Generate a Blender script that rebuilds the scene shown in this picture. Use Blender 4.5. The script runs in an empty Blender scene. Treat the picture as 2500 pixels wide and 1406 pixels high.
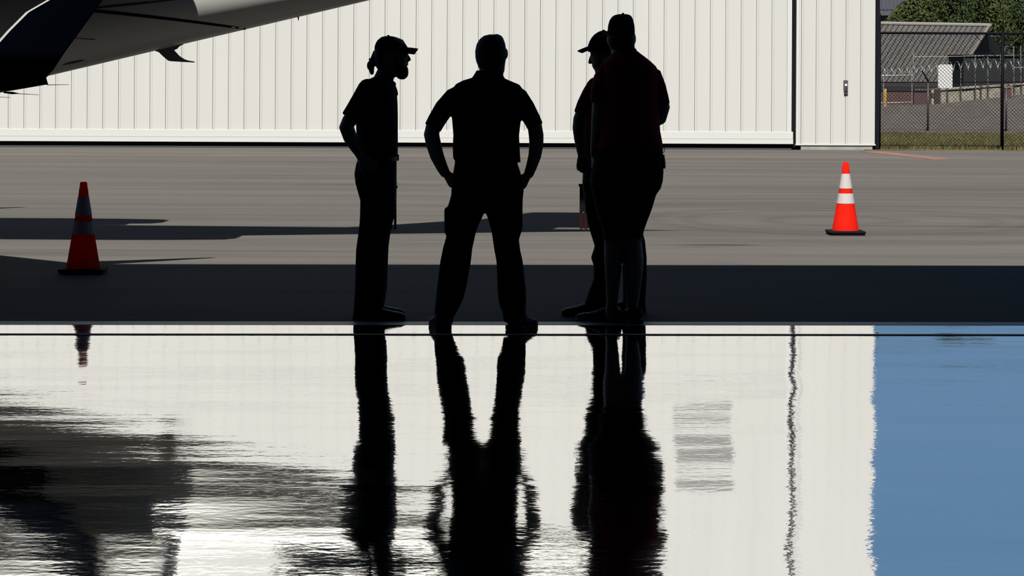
import bpy, bmesh, math, random
from mathutils import Vector, Matrix
random.seed(7)
PI = math.pi
SC = bpy.context.scene
COL = SC.collection

# ------------------------------------------------------------------ camera
F = 6000.0            # focal length in pixels of the 2500 px wide frame
CX, CY = 1250.0, 164.0  # where the level line of sight meets the frame
EYE = 1.6
ROLL = math.radians(0.30)
cam_d = bpy.data.cameras.new('camera')
cam = bpy.data.objects.new('camera', cam_d)
COL.objects.link(cam)
cam_d.sensor_width = 36.0
cam_d.lens = F * 36.0 / 2500.0
cam_d.shift_x = 0.0
cam_d.shift_y = -(703.0 - CY) / 2500.0
cam_d.clip_start = 0.1
cam_d.clip_end = 2000
cam.matrix_world = Matrix.Translation((0, 0, EYE)) @ Matrix.Rotation(PI / 2, 4, 'X') @ Matrix.Rotation(ROLL, 4, 'Z')
SC.camera = cam

# ------------------------------------------------------------------ sky, sun, exposure
world = bpy.data.worlds.new('world')
SC.world = world
world.use_nodes = True
bg = world.node_tree.nodes['Background']
_n, _l = world.node_tree.nodes, world.node_tree.links
_tc = _n.new('ShaderNodeTexCoord')
_sx = _n.new('ShaderNodeSeparateXYZ')
_rp = _n.new('ShaderNodeValToRGB')           # clear sky: paler near the horizon, deep blue overhead
_rp.color_ramp.elements[0].position = 0.0
_rp.color_ramp.elements[0].color = (0.165, 0.275, 0.42, 1)
_rp.color_ramp.elements[1].position = 1.0
_rp.color_ramp.elements[1].color = (0.02, 0.052, 0.13, 1)
_e = _rp.color_ramp.elements.new(0.22)
_e.color = (0.105, 0.215, 0.375, 1)
_e = _rp.color_ramp.elements.new(0.5)
_e.color = (0.05, 0.115, 0.23, 1)
_l.new(_tc.outputs['Generated'], _sx.inputs[0])
_l.new(_sx.outputs['Z'], _rp.inputs[0])
_l.new(_rp.outputs[0], bg.inputs['Color'])
bg.inputs['Strength'].default_value = 1.0
SUN_EL = math.radians(50)
SUN_DX = 0.12          # sideways drift of the light per metre of depth
sun_d = bpy.data.lights.new('sun', 'SUN')
sun_d.energy = 14.0
sun_d.angle = math.radians(0.53)
sun_d.color = (1.0, 0.965, 0.90)
sun = bpy.data.objects.new('sun', sun_d)
COL.objects.link(sun)
_h = Vector((SUN_DX, 1.0, 0)).normalized() * math.cos(SUN_EL)
LIGHT = Vector((_h.x, _h.y, -math.sin(SUN_EL)))
sun.rotation_euler = LIGHT.to_track_quat('-Z', 'Y').to_euler()
sun.location = (0, -20, 40)
SC.view_settings.view_transform = 'Standard'
SC.view_settings.look = 'None'
SC.view_settings.gamma = 1
SC.view_settings.exposure = 0.0
SC.view_settings.use_curve_mapping = False

# ------------------------------------------------------------------ helpers
_c, _s = math.cos(ROLL), math.sin(ROLL)

def uv(px, py):
    dx, dy = px - CX, py - CY
    return dx * _c + dy * _s, -dx * _s + dy * _c

def W(px, py, Y):
    """the point at depth Y on the line of sight of a frame position"""
    u, v = uv(px, py)
    return Vector((u * Y / F, Y, EYE - v * Y / F))

def G(px, py):
    """the ground point on that line of sight"""
    u, v = uv(px, py)
    Y = EYE * F / v
    return Vector((u * Y / F, Y, 0))


class Geo:
    def __init__(self):
        self.v, self.f = [], []

    def add(self, v, f):
        b = len(self.v)
        self.v += [tuple(p) for p in v]
        self.f += [tuple(i + b for i in q) for q in f]
        return self

    def box(self, x0, x1, y0, y1, z0, z1, M=None):
        v = [Vector((x, y, z)) for z in (z0, z1) for (x, y) in ((x0, y0), (x1, y0), (x1, y1), (x0, y1))]
        if M is not None:
            v = [M @ p for p in v]
        return self.add(v, [(3, 2, 1, 0), (4, 5, 6, 7), (0, 1, 5, 4), (1, 2, 6, 5), (2, 3, 7, 6), (3, 0, 4, 7)])

    def rings(self, rings, cap=True):
        n = len(rings[0])
        v = [p for r in rings for p in r]
        f = []
        for i in range(len(rings) - 1):
            for j in range(n):
                k = (j + 1) % n
                f.append((i * n + j, i * n + k, (i + 1) * n + k, (i + 1) * n + j))
        if cap:
            f.append(tuple(reversed(range(n))))
            f.append(tuple((len(rings) - 1) * n + j for j in range(n)))
        return self.add(v, f)

    def tube(self, pts, rad, n=14, squash=None, round_ends=True, round_start=False):
        """tube through pts; rad number or (a,b); squash = preferred direction of axis a"""
        pts = [Vector(p) for p in pts]
        rad = [(r, r) if not isinstance(r, (tuple, list)) else r for r in rad]
        T = []
        for i in range(len(pts)):
            a = pts[max(i - 1, 0)]
            b = pts[min(i + 1, len(pts) - 1)]
            T.append((b - a).normalized())
        if round_ends:
            def cap(p, t, r, sgn):
                out = []
                for q in (0.5, 0.87):
                    out.append((p + t * sgn * min(r) * q, t, (r[0] * math.sqrt(1 - q * q), r[1] * math.sqrt(1 - q * q))))
                return out
            st = cap(pts[0], T[0], rad[0], -1)[::-1]
            en = cap(pts[-1], T[-1], rad[-1], 1)
            seq = st + list(zip(pts, T, rad)) + en
        else:
            seq = list(zip(pts, T, rad))
            if round_start:
                r, p, q = rad[0], pts[0], T[0]
                seq = [(p - q * min(r) * k, q, (r[0] * math.sqrt(1 - k * k), r[1] * math.sqrt(1 - k * k))) for k in (0.95, 0.8, 0.5)] + seq
        ref = Vector(squash) if squash is not None else (Vector((0, 0, 1)) if abs(T[0].z) < 0.9 else Vector((1, 0, 0)))
        R = []
        for p, t, r in seq:
            a = ref - t * ref.dot(t)
            if a.length < 1e-4:
                a = Vector((0, 1, 0)) - t * t.y
            a.normalize()
            b = t.cross(a)
            ref = a if squash is None else Vector(squash)
            R.append([p + a * math.cos(2 * PI * j / n) * r[0] + b * math.sin(2 * PI * j / n) * r[1] for j in range(n)])
        return self.rings(R)

    def ball(self, c, r, n=14, m=9):
        c = Vector(c)
        if not isinstance(r, (tuple, list)):
            r = (r, r, r)
        R = []
        for i in range(1, m):
            th = PI * i / m
            R.append([c + Vector((r[0] * math.sin(th) * math.cos(2 * PI * j / n), r[1] * math.sin(th) * math.sin(2 * PI * j / n), -r[2] * math.cos(th))) for j in range(n)])
        return self.rings(R)

    def slices(self, S, Y0, n=24, e=2.3):
        """horizontal sections: (py, xl, xr, half depth, depth offset)"""
        R = []
        for s in S:
            py, xl, xr, hy = s[:4]
            yo = s[4] if len(s) > 4 else 0.0
            a, b = W(xl, py, Y0), W(xr, py, Y0)
            c = (a + b) / 2
            hx = (b.x - a.x) / 2
            ring = []
            for j in range(n):
                t = 2 * PI * j / n
                ct, st = math.cos(t), math.sin(t)
                ring.append(Vector((c.x + hx * math.copysign(abs(ct) ** (2 / e), ct), Y0 + yo + hy * math.copysign(abs(st) ** (2 / e), st), c.z)))
            R.append(ring)
        return self.rings(R[::-1])

    def prism(self, poly, y0, y1):
        """polygon of (x,z) pushed from y0 to y1"""
        n = len(poly)
        v = [(x, y0, z) for x, z in poly] + [(x, y1, z) for x, z in poly]
        f = [tuple(range(n)), tuple(reversed(range(n, 2 * n)))]
        f += [(i, i + n, (i + 1) % n + n, (i + 1) % n) for i in range(n)]
        return self.add(v, f)

    def mesh(self, name, origin=(0, 0, 0)):
        o = Vector(origin)
        me = bpy.data.meshes.new(name)
        me.from_pydata([tuple(Vector(p) - o) for p in self.v], [], self.f)
        me.validate()
        bm = bmesh.new()
        bm.from_mesh(me)
        bmesh.ops.recalc_face_normals(bm, faces=bm.faces)
        bm.to_mesh(me)
        bm.free()
        return me


def finish(ob, voxel, smooth, ratio=None):
    """melt overlapping volumes into one continuous skin"""
    m = ob.modifiers.new('melt', 'REMESH')
    m.mode = 'VOXEL'
    m.voxel_size = voxel
    m.use_smooth_shade = True
    if smooth:
        k = ob.modifiers.new('soft', 'SMOOTH')
        k.factor = 0.5
        k.iterations = smooth
    if ratio:
        d = ob.modifiers.new('thin', 'DECIMATE')
        d.ratio = ratio
    dg = bpy.context.evaluated_depsgraph_get()
    me = bpy.data.meshes.new_from_object(ob.evaluated_get(dg))
    old = ob.data
    ob.modifiers.clear()
    mats = list(old.materials)
    ob.data = me
    me.name = old.name
    me.materials.clear()
    for mt in mats:
        me.materials.append(mt)
    bpy.data.meshes.remove(old)


def tag(o, label=None, cat=None, group=None, kind=None):
    if label:
        o['label'] = label
    if cat:
        o['category'] = cat
    if group:
        o['group'] = group
    if kind:
        o['kind'] = kind
    return o


def obj(name, geo, mat, parent=None, smooth=False, voxel=None, soft=3, ratio=None, label=None):
    org = PORG.get(parent.name, Vector()) if parent else Vector()
    me = geo.mesh(name, org) if isinstance(geo, Geo) else geo
    if not len(me.materials):
        me.materials.append(mat)
    o = bpy.data.objects.new(name, me)
    COL.objects.link(o)
    if voxel:
        finish(o, voxel, soft, ratio)
    if smooth or voxel:
        for p in o.data.polygons:
            p.use_smooth = True
    if parent:
        o.parent = parent
        PORG[o.name] = org
    if label:
        o['label'] = label
    return o


PORG = {}

def thing(name, loc, label, cat, group=None, kind=None):
    o = bpy.data.objects.new(name, None)
    COL.objects.link(o)
    o.location = loc
    PORG[o.name] = Vector(loc)
    o.empty_display_size = 0.2
    return tag(o, label, cat, group, kind)


def copy_part(o, parent, M=None):
    c = o.copy()
    COL.objects.link(c)
    c.parent = parent
    if M is not None:
        c.matrix_local = M
    return c


# ------------------------------------------------------------------ materials
ALBEDO = 0.31        # one reflectance scale for every surface, to go with the strong sun


def mat(name, col, rough=0.6, metal=0.0, spec=0.5, noise=None, bump=None):
    col = tuple(c * ALBEDO for c in col)
    m = bpy.data.materials.new(name)
    m.use_nodes = True
    nt = m.node_tree
    b = nt.nodes['Principled BSDF']
    b.inputs['Base Color'].default_value = (*col, 1)
    b.inputs['Roughness'].default_value = rough
    b.inputs['Metallic'].default_value = metal
    b.inputs['Specular IOR Level'].default_value = spec
    if noise or bump:
        geo = nt.nodes.new('ShaderNodeNewGeometry')
    if noise:
        # noise = (scale xyz, amount, detail): colour wanders by +-amount
        sc, amt, det = noise
        mp = nt.nodes.new('ShaderNodeMapping')
        mp.inputs['Scale'].default_value = sc
        nt.links.new(geo.outputs['Position'], mp.inputs['Vector'])
        nz = nt.nodes.new('ShaderNodeTexNoise')
        nz.inputs['Scale'].default_value = 1.0
        nz.inputs['Detail'].default_value = det
        nt.links.new(mp.outputs['Vector'], nz.inputs['Vector'])
        cr = nt.nodes.new('ShaderNodeValToRGB')
        cr.color_ramp.elements[0].position = 0.3
        cr.color_ramp.elements[1].position = 0.7
        cr.color_ramp.elements[0].color = (*[max(c * (1 - amt), 0) for c in col], 1)
        cr.color_ramp.elements[1].color = (*[min(c * (1 + amt), 1) for c in col], 1)
        nt.links.new(nz.outputs['Fac'], cr.inputs['Fac'])
        nt.links.new(cr.outputs['Color'], b.inputs['Base Color'])
    if bump:
        sc, dist = bump
        mp = nt.nodes.new('ShaderNodeMapping')
        mp.inputs['Scale'].default_value = sc
        nt.links.new(geo.outputs['Position'], mp.inputs['Vector'])
        nz = nt.nodes.new('ShaderNodeTexNoise')
        nz.inputs['Scale'].default_value = 1.0
        nz.inputs['Detail'].default_value = 4
        nt.links.new(mp.outputs['Vector'], nz.inputs['Vector'])
        bp = nt.nodes.new('ShaderNodeBump')
        bp.inputs['Strength'].default_value = 1.0
        bp.inputs['Distance'].default_value = dist
        nt.links.new(nz.outputs['Fac'], bp.inputs['Height'])
        nt.links.new(bp.outputs['Normal'], b.inputs['Normal'])
    return m


def floor_material():
    """polished sealed hangar floor: a mirror-like coat over uneven concrete"""
    m = bpy.data.materials.new('polished_floor')
    m.use_nodes = True
    nt = m.node_tree
    b = nt.nodes['Principled BSDF']
    b.inputs['Base Color'].default_value = (0.93, 0.935, 0.94, 1)
    b.inputs['Metallic'].default_value = 1.0
    b.inputs['Roughness'].default_value = 0.036
    geo = nt.nodes.new('ShaderNodeNewGeometry')
    prev = None
    for sc, dist, det, off in (((0.16, 0.9, 1), 0.0030, 0.0, 0.0), ((0.9, 1.6, 1), 0.0056, 0.0, 5.2), ((0.6, 3.6, 1), 0.0013, 1.0, 7.3),
                               ((2.6, 11.0, 1), 0.00046, 2.0, 3.1), ((22.0, 26.0, 1), 0.00030, 2.0, 1.7)):
        mp = nt.nodes.new('ShaderNodeMapping')
        mp.inputs['Scale'].default_value = sc
        mp.inputs['Location'].default_value = (off, off * 1.3, 0)
        nt.links.new(geo.outputs['Position'], mp.inputs['Vector'])
        nz = nt.nodes.new('ShaderNodeTexNoise')
        nz.inputs['Scale'].default_value = 1.0
        nz.inputs['Detail'].default_value = det
        nt.links.new(mp.outputs['Vector'], nz.inputs['Vector'])
        bp = nt.nodes.new('ShaderNodeBump')
        bp.inputs['Strength'].default_value = 1.0
        bp.inputs['Distance'].default_value = dist
        nt.links.new(nz.outputs['Fac'], bp.inputs['Height'])
        if prev:
            nt.links.new(prev.outputs['Normal'], bp.inputs['Normal'])
        prev = bp
    nt.links.new(prev.outputs['Normal'], b.inputs['Normal'])
    return m


def apron_material():
    """worn concrete apron: broad streaks, tyre scrubs and a few dark patches"""
    m = bpy.data.materials.new('apron')
    m.use_nodes = True
    nt = m.node_tree
    L = nt.links
    b = nt.nodes['Principled BSDF']
    b.inputs['Roughness'].default_value = 0.9
    b.inputs['Specular IOR Level'].default_value = 0.05
    geo = nt.nodes.new('ShaderNodeNewGeometry')

    def nz(sc, det, off=0.0, dis=0.0):
        mp = nt.nodes.new('ShaderNodeMapping')
        mp.inputs['Scale'].default_value = sc
        mp.inputs['Location'].default_value = (off, off, 0)
        L.new(geo.outputs['Position'], mp.inputs['Vector'])
        t = nt.nodes.new('ShaderNodeTexNoise')
        t.inputs['Scale'].default_value = 1.0
        t.inputs['Detail'].default_value = det
        t.inputs['Distortion'].default_value = dis
        L.new(mp.outputs['Vector'], t.inputs['Vector'])
        return t

    def ramp(t, p0, p1, c0, c1):
        r = nt.nodes.new('ShaderNodeValToRGB')
        r.color_ramp.elements[0].position = p0
        r.color_ramp.elements[1].position = p1
        r.color_ramp.elements[0].color = (*c0, 1)
        r.color_ramp.elements[1].color = (*c1, 1)
        L.new(t.outputs['Fac'], r.inputs['Fac'])
        return r

    def mul(a, c):
        x = nt.nodes.new('ShaderNodeMix')
        x.data_type = 'RGBA'
        x.blend_type = 'MULTIPLY'
        x.inputs['Factor'].default_value = 1.0
        L.new(a, x.inputs['A'])
        L.new(c, x.inputs['B'])
        return x.outputs['Result']
    base = ramp(nz((0.05, 0.35, 1), 3), 0.3, 0.7, (0.0560, 0.0520, 0.0472), (0.0660, 0.0610, 0.0552)).outputs['Color']
    base = mul(base, ramp(nz((0.09, 1.1, 1), 5, 4.0, 0.6), 0.38, 0.62, (0.80, 0.81, 0.825), (1.0, 1.0, 1.0)).outputs['Color'])
    base = mul(base, ramp(nz((0.12, 5.0, 1), 4, 9.0, 0.3), 0.28, 0.46, (0.68, 0.685, 0.70), (1.0, 1.0, 1.0)).outputs['Color'])
    base = mul(base, ramp(nz((0.35, 2.2, 1), 1, 21.0, 0.8), 0.20, 0.27, (0.55, 0.55, 0.57), (1.0, 1.0, 1.0)).outputs['Color'])
    # curved tyre scrubs round one spot of the apron
    c0 = G(2060, 538)
    mp = nt.nodes.new('ShaderNodeMapping')
    mp.inputs['Location'].default_value = (-c0.x, -c0.y, 0)
    L.new(geo.outputs['Position'], mp.inputs['Vector'])
    ln = nt.nodes.new('ShaderNodeVectorMath'); ln.operation = 'LENGTH'
    L.new(mp.outputs['Vector'], ln.inputs[0])
    wob = nz((0.5, 0.5, 1), 2, 2.0)
    ad = nt.nodes.new('ShaderNodeMath'); ad.operation = 'MULTIPLY_ADD'
    L.new(wob.outputs['Fac'], ad.inputs[0]); ad.inputs[1].default_value = 1.2
    L.new(ln.outputs['Value'], ad.inputs[2])
    rr = nt.nodes.new('ShaderNodeValToRGB')
    el = rr.color_ramp.elements
    el[0].position = 0.0; el[0].color = (1, 1, 1, 1)
    el[1].position = 1.0; el[1].color = (1, 1, 1, 1)
    for ps, cv in ((0.16, 1.0), (0.20, 0.84), (0.24, 1.0), (0.34, 1.0), (0.38, 0.86), (0.41, 0.98), (0.45, 0.84), (0.52, 1.0), (0.66, 0.9), (0.72, 1.0)):
        e = el.new(ps); e.color = (cv, cv, cv, 1)
    dv = nt.nodes.new('ShaderNodeMath'); dv.operation = 'DIVIDE'
    L.new(ad.outputs[0], dv.inputs[0]); dv.inputs[1].default_value = 6.0
    L.new(dv.outputs[0], rr.inputs['Fac'])
    base = mul(base, rr.outputs['Color'])
    L.new(base, b.inputs['Base Color'])
    return m


def cone_material(name, col, through, share=0.6):
    """thin moulded plastic: some of the light behind it shines through"""
    m = mat(name, (1, 1, 1), 0.7, spec=0.03)
    m.use_backface_culling = False
    nt = m.node_tree
    b = nt.nodes['Principled BSDF']
    b.inputs['Base Color'].default_value = (*col, 1)
    tr = nt.nodes.new('ShaderNodeBsdfTranslucent')
    tr.inputs['Color'].default_value = (*through, 1)
    mx = nt.nodes.new('ShaderNodeMixShader')
    mx.inputs[0].default_value = share
    nt.links.new(b.outputs[0], mx.inputs[1])
    nt.links.new(tr.outputs[0], mx.inputs[2])
    nt.links.new(mx.outputs[0], nt.nodes['Material Output'].inputs['Surface'])
    return m


M = {
    'floor': floor_material(),
    'apron': apron_material(),
    'interior': mat('hangar_interior', (0.16, 0.165, 0.175), 0.9, spec=0.1),
    'sill': mat('sill_concrete', (0.45, 0.45, 0.40), 0.5, noise=((0.5, 9, 1), 0.3, 3)),
    'track': mat('track_steel', (0.015, 0.015, 0.018), 0.7),
    'white_panel': mat('white_panel', (0.81, 0.80, 0.765), 0.55, spec=0.3, noise=((1.5, 1.5, 0.12), 0.025, 4)),
    'white_trim': mat('white_trim', (0.87, 0.87, 0.84), 0.5, spec=0.3),
    'grey_line': mat('grey_line', (0.45, 0.45, 0.43), 0.6),
    'rubber': mat('black_rubber', (0.010, 0.010, 0.014), 0.85, spec=0.06),
    'gap': mat('gap_dark', (0.10, 0.09, 0.10), 0.9, spec=0.1),
    'concrete': mat('concrete', (0.42, 0.40, 0.36), 0.9, noise=((4, 4, 4), 0.15, 4)),
    'louvre': mat('louvre', (0.42, 0.42, 0.41), 0.6),
    'red_line': mat('red_line', (0.212, 0.165, 0.148), 0.9, spec=0.1, noise=((0.5, 6, 1), 0.12, 4)),
    'red_line_fresh': mat('red_line_fresh', (0.38, 0.19, 0.165), 0.9, spec=0.1, noise=((2, 6, 1), 0.3, 4)),
    'cone': cone_material('cone_orange', (0.52, 0.016, 0.007), (0.97, 0.05, 0.03)),
    'cone_white': cone_material('cone_band', (0.27, 0.262, 0.262), (0.7, 0.7, 0.72), 0.2),
    'plane_white': mat('plane_white', (0.94, 0.94, 0.885), 0.35, spec=0.4),
    'aerial_grey': mat('aerial_grey', (0.42, 0.42, 0.42), 0.6, spec=0.1),
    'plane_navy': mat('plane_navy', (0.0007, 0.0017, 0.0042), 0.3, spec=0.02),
    'bare_metal': mat('bare_metal', (0.80, 0.80, 0.77), 0.35, metal=0.3),
    'dark_metal': mat('dark_metal', (0.03, 0.03, 0.032), 0.5),
    'skin': mat('skin', (0.62, 0.40, 0.30), 0.55, spec=0.25),
    'black_cloth': mat('black_cloth', (0.016, 0.015, 0.014), 0.9, spec=0.1, bump=((30, 30, 9), 0.004)),
    'navy_cloth': mat('navy_cloth', (0.012, 0.014, 0.022), 0.9, spec=0.1, bump=((30, 30, 9), 0.004)),
    'red_cloth': mat('red_cloth', (0.62, 0.02, 0.06), 0.9, spec=0.1, bump=((28, 28, 9), 0.004)),
    'trouser': mat('trouser', (0.011, 0.011, 0.014), 0.9, spec=0.1, bump=((26, 26, 12), 0.005)),
    'hair': mat('hair_dark', (0.02, 0.016, 0.013), 0.7, spec=0.2),
    'hair_grey': mat('hair_grey', (0.10, 0.095, 0.09), 0.7, spec=0.2),
    'shoe': mat('shoe', (0.010, 0.010, 0.011), 0.6, spec=0.3),
    'sole': mat('sole', (0.03, 0.03, 0.03), 0.8, spec=0.2),
    'sole_pale': mat('sole_pale', (0.20, 0.20, 0.20), 0.7),
    'leather': mat('leather', (0.02, 0.016, 0.012), 0.6),
    'post_red': mat('post_red', (0.045, 0.006, 0.005), 0.8, spec=0.05),
    'post_black': mat('post_black', (0.010, 0.010, 0.011), 0.9, spec=0.03),
    'fence_black': mat('fence_black', (0.004, 0.004, 0.008), 0.7, spec=0.05),
    'galvanised': mat('galvanised', (0.52, 0.52, 0.50), 0.45, metal=0.35),
    'razor': mat('razor_steel', (0.85, 0.85, 0.83), 0.3, metal=0.4),
    'sign': mat('sign_white', (1.15, 1.15, 1.13), 0.5),
    'grass': mat('grass', (0.15, 0.125, 0.06), 0.9, spec=0.1, noise=((1.2, 0.8, 1), 0.45, 5)),
    'blade': mat('grass_blade', (0.17, 0.155, 0.065), 0.9, spec=0.1, noise=((0.8, 0.8, 0.8), 0.4, 2)),
    'gravel': mat('gravel', (0.17, 0.15, 0.135), 0.95, spec=0.1, noise=((3, 1.2, 3), 0.2, 6)),
    'stone': mat('stone_block', (0.46, 0.42, 0.345), 0.9, spec=0.1, noise=((5, 5, 5), 0.3, 5), bump=((7, 7, 7), 0.03)),
    'mortar': mat('wall_joint', (0.03, 0.028, 0.025), 0.95),
    'maroon': mat('maroon_steel', (0.085, 0.024, 0.02), 0.7, noise=((3, 3, 3), 0.15, 3)),
    'pale_block': mat('pale_block', (0.62, 0.48, 0.33), 0.85, noise=((6, 6, 6), 0.12, 3)),
    'yellow': mat('yellow_paint', (0.70, 0.42, 0.06), 0.6, noise=((9, 9, 9), 0.15, 3)),
    'roof': mat('roof_metal', (0.130, 0.121, 0.114), 0.75, spec=0.2, noise=((2, 2, 2), 0.12, 4)),
    'ridge': mat('ridge_cap', (0.24, 0.22, 0.20), 0.7),
    'dark_wall': mat('dark_wall', (0.028, 0.032, 0.032), 0.85, spec=0.15, noise=((0.6, 0.6, 0.6), 0.2, 3)),
    'shed_wall': mat('shed_wall', (0.10, 0.11, 0.115), 0.8),
    'shed_roof': mat('shed_roof', (0.06, 0.065, 0.08), 0.6),
    'leaf_a': mat('leaf_a', (0.075, 0.105, 0.024), 0.7, spec=0.15, noise=((0.9, 0.9, 0.9), 0.45, 4)),
    'leaf_b': mat('leaf_b', (0.055, 0.085, 0.022), 0.7, spec=0.15, noise=((0.9, 0.9, 0.9), 0.45, 4)),
    'bark': mat('bark', (0.06, 0.05, 0.04), 0.9),
    'handle': mat('handle_grey', (0.075, 0.07, 0.085), 0.5),
}

# ------------------------------------------------------------------ the setting
YAW = 0.042                                    # both hangars stand square to each other
DIRX = Vector((math.cos(YAW), math.sin(YAW), 0))
DIRY = Vector((-math.sin(YAW), math.cos(YAW), 0))
DOOR = G(1250, 785.5)                          # our own hangar's door line
RZ = Matrix.Rotation(YAW, 4, 'Z')


def along(origin):
    """frame at a ground point: x along the hangars, y away from the camera"""
    return Matrix.Translation(origin) @ RZ


D = along(DOOR)
SILL = 0.20                                    # depth of the sill strip in front of the polished floor
g = Geo(); g.box(-16, 16, -26, -SILL, -0.25, 0.0, D)
fl = obj('floor', g, M['floor']); tag(fl, 'mirror polished sealed floor inside the open hangar', 'floor', kind='structure')
g = Geo(); g.box(-16, 16, -SILL, 0.0, -0.25, 0.001, D)
sl = obj('trim_1', g, M['sill']); tag(sl, 'dull concrete sill along the hangar door line', 'sill', kind='structure')
g = Geo(); g.box(-16, 16, -0.78, -0.715, -0.02, 0.003, D)
tr = obj('trim_2', g, M['track']); tag(tr, 'thin black door track set across the polished floor', 'door track', kind='structure')
g = Geo(); g.box(-60, 60, 0.0, 95, -0.3, -0.002, D)
ap = obj('ground_apron', g, M['apron']); tag(ap, 'worn grey concrete apron between the hangars', 'apron', kind='structure')

# the hangar the picture is taken from: dark inside, its roof edge shades the apron
EDGE = G(1250, 645)
reach = (EDGE - DOOR).dot(DIRY)
TOP = reach * math.tan(SUN_EL) / (math.cos(math.atan(SUN_DX)) * 1.0)
TOP = TOP * 1.0
g = Geo(); g.box(-16, 16, -26, 0.0, TOP - 0.25, TOP, D)
tag(obj('ceiling', g, M['interior']), 'dark roof over the hangar interior', 'ceiling', kind='structure')
g = Geo(); g.box(-16.3, -16, -26, 0.0, -0.2, TOP, D)
tag(obj('wall_left', g, M['interior']), 'dark left side wall of the hangar interior', 'wall', kind='structure')
g = Geo(); g.box(16, 16.3, -26, 0.0, -0.2, TOP, D)
tag(obj('wall_right', g, M['interior']), 'dark right side wall of the hangar interior', 'wall', kind='structure')
g = Geo(); g.box(-16.3, 16.3, -26.3, -26, -0.2, TOP, D)
tag(obj('wall_back', g, M['interior']), 'dark end wall of the hangar interior behind the viewer', 'wall', kind='structure')
g = Geo(); g.box(-16.3, 16.3, -0.3, 0.0, TOP - 0.9, TOP - 0.25, D)
tag(obj('trim_3', g, M['interior']), 'dark header beam above the hangar door opening', 'beam', kind='structure')

# ------------------------------------------------------------------ the white hangar opposite
WB = G(1250, 363.0)
WM = along(WB)
WI = WM.inverted()


def wall_x(px, py=200.0):
    """distance along the white wall for a frame column"""
    u, v = uv(px, py)
    # ray X=u*Y/F meets the wall line WB + t*DIRX
    k = u / F
    t = (k * WB.y - WB.x) / (DIRX.x - k * DIRX.y)
    return t


X_GAP0, X_GAP1, X_END = wall_x(1932, 300), wall_x(1943, 300), wall_x(2136, 300)
X_L = -18.0
WALL_H = 9.6
wt = thing('wall_far', WB, 'white ribbed metal wall of the hangar across the apron', 'wall', kind='structure')
g = Geo(); g.box(X_L, X_END, 0.06, 0.5, 0.12, WALL_H, WM)
obj('backing', g, M['white_panel'], wt)
g = Geo(); g.box(X_L, X_END - 0.02, 0.18, 0.48, 0.0, 0.13, WM)
obj('base_gap', g, M['gap'], wt)
g = Geo(); g.box(X_L, X_GAP0, -0.02, 0.16, 0.0, 0.03, WM)
obj('floor_rail', g, M['gap'], wt)

PITCH = 0.3048


def flush_mesh(name, w, z0, z1):
    """plain flush sheet used on the upper wall"""
    g = Geo()
    g.box(0.001, w - 0.001, -0.002, 0.06, z0, z1)
    return g.mesh(name)


def panel_mesh(name, w, z0, z1):
    """one ribbed sheet: flat pan with a raised lip along its left edge"""
    g = Geo()
    prof = [(0.004, 0.06), (0.004, -0.002), (0.016, -0.007), (0.034, -0.007), (0.050, 0.0), (w - 0.004, 0.0), (w - 0.004, 0.06)]
    n = len(prof)
    v = [(x, y, z0) for x, y in prof] + [(x, y, z1) for x, y in prof]
    f = [(i, i + 1, i + 1 + n, i + n) for i in range(n - 1)] + [tuple(reversed(range(n))), tuple(range(n, 2 * n))]
    g.add(v, f)
    zs = 1.86
    g.box(0.018, 0.032, -0.010, -0.006, zs, zs + 0.014)
    return g.mesh(name)


Z_RIB = 3.35
pm = panel_mesh('panel', PITCH, 0.33, Z_RIB)
pm.materials.append(M['white_panel'])
pu = flush_mesh('panel', PITCH, Z_RIB + 0.004, WALL_H)
pu.materials.append(M['white_panel'])
x = X_GAP0 - 0.09
xs = []
while x - PITCH > X_L:
    x -= PITCH
    xs.append(x)
for x in xs:
    for me in (pm, pu):
        o = bpy.data.objects.new('panel', me)
        COL.objects.link(o)
        o.parent = wt
        o.matrix_local = Matrix.Translation(Vector()) @ RZ @ Matrix.Translation((x, 0, 0))
g = Geo(); g.box(X_GAP0 - 0.09, X_GAP0, -0.012, 0.06, 0.33, WALL_H, WM)
obj('edge_trim', g, M['white_trim'], wt)
g = Geo(); g.box(X_L, X_GAP0 - 0.09, -0.012, 0.0, 4.58, 4.66, WM)
obj('seam', g, M['grey_line'], wt)
# two-step skirt along the foot
g = Geo()
sk = [(-0.03, 0.30), (-0.03, 0.345), (0.05, 0.36), (0.05, 0.20), (-0.03, 0.215)]
n = len(sk)
xa, xb = X_L, X_GAP0 + 0.03
v = [WM @ Vector((xa, y, z)) for y, z in sk] + [WM @ Vector((xb, y, z)) for y, z in sk]
g.add(v, [tuple(range(n)), tuple(reversed(range(n, 2 * n)))] + [(i, (i + 1) % n, (i + 1) % n + n, i + n) for i in range(n)])
obj('upper_skirt', g, M['white_trim'], wt)
g = Geo(); g.box(X_L, X_GAP0 + 0.03, -0.05, 0.05, 0.115, 0.205, WM)
obj('lower_skirt', g, M['white_trim'], wt)
g = Geo(); g.box(X_L, X_GAP0 + 0.03, -0.034, 0.05, 0.203, 0.217, WM)
obj('skirt_groove', g, M['grey_line'], wt)
# black joint between the two doors
g = Geo(); g.box(X_GAP0, X_GAP1, 0.03, 0.08, 0.05, WALL_H, WM)
obj('joint', g, M['rubber'], wt)
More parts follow.
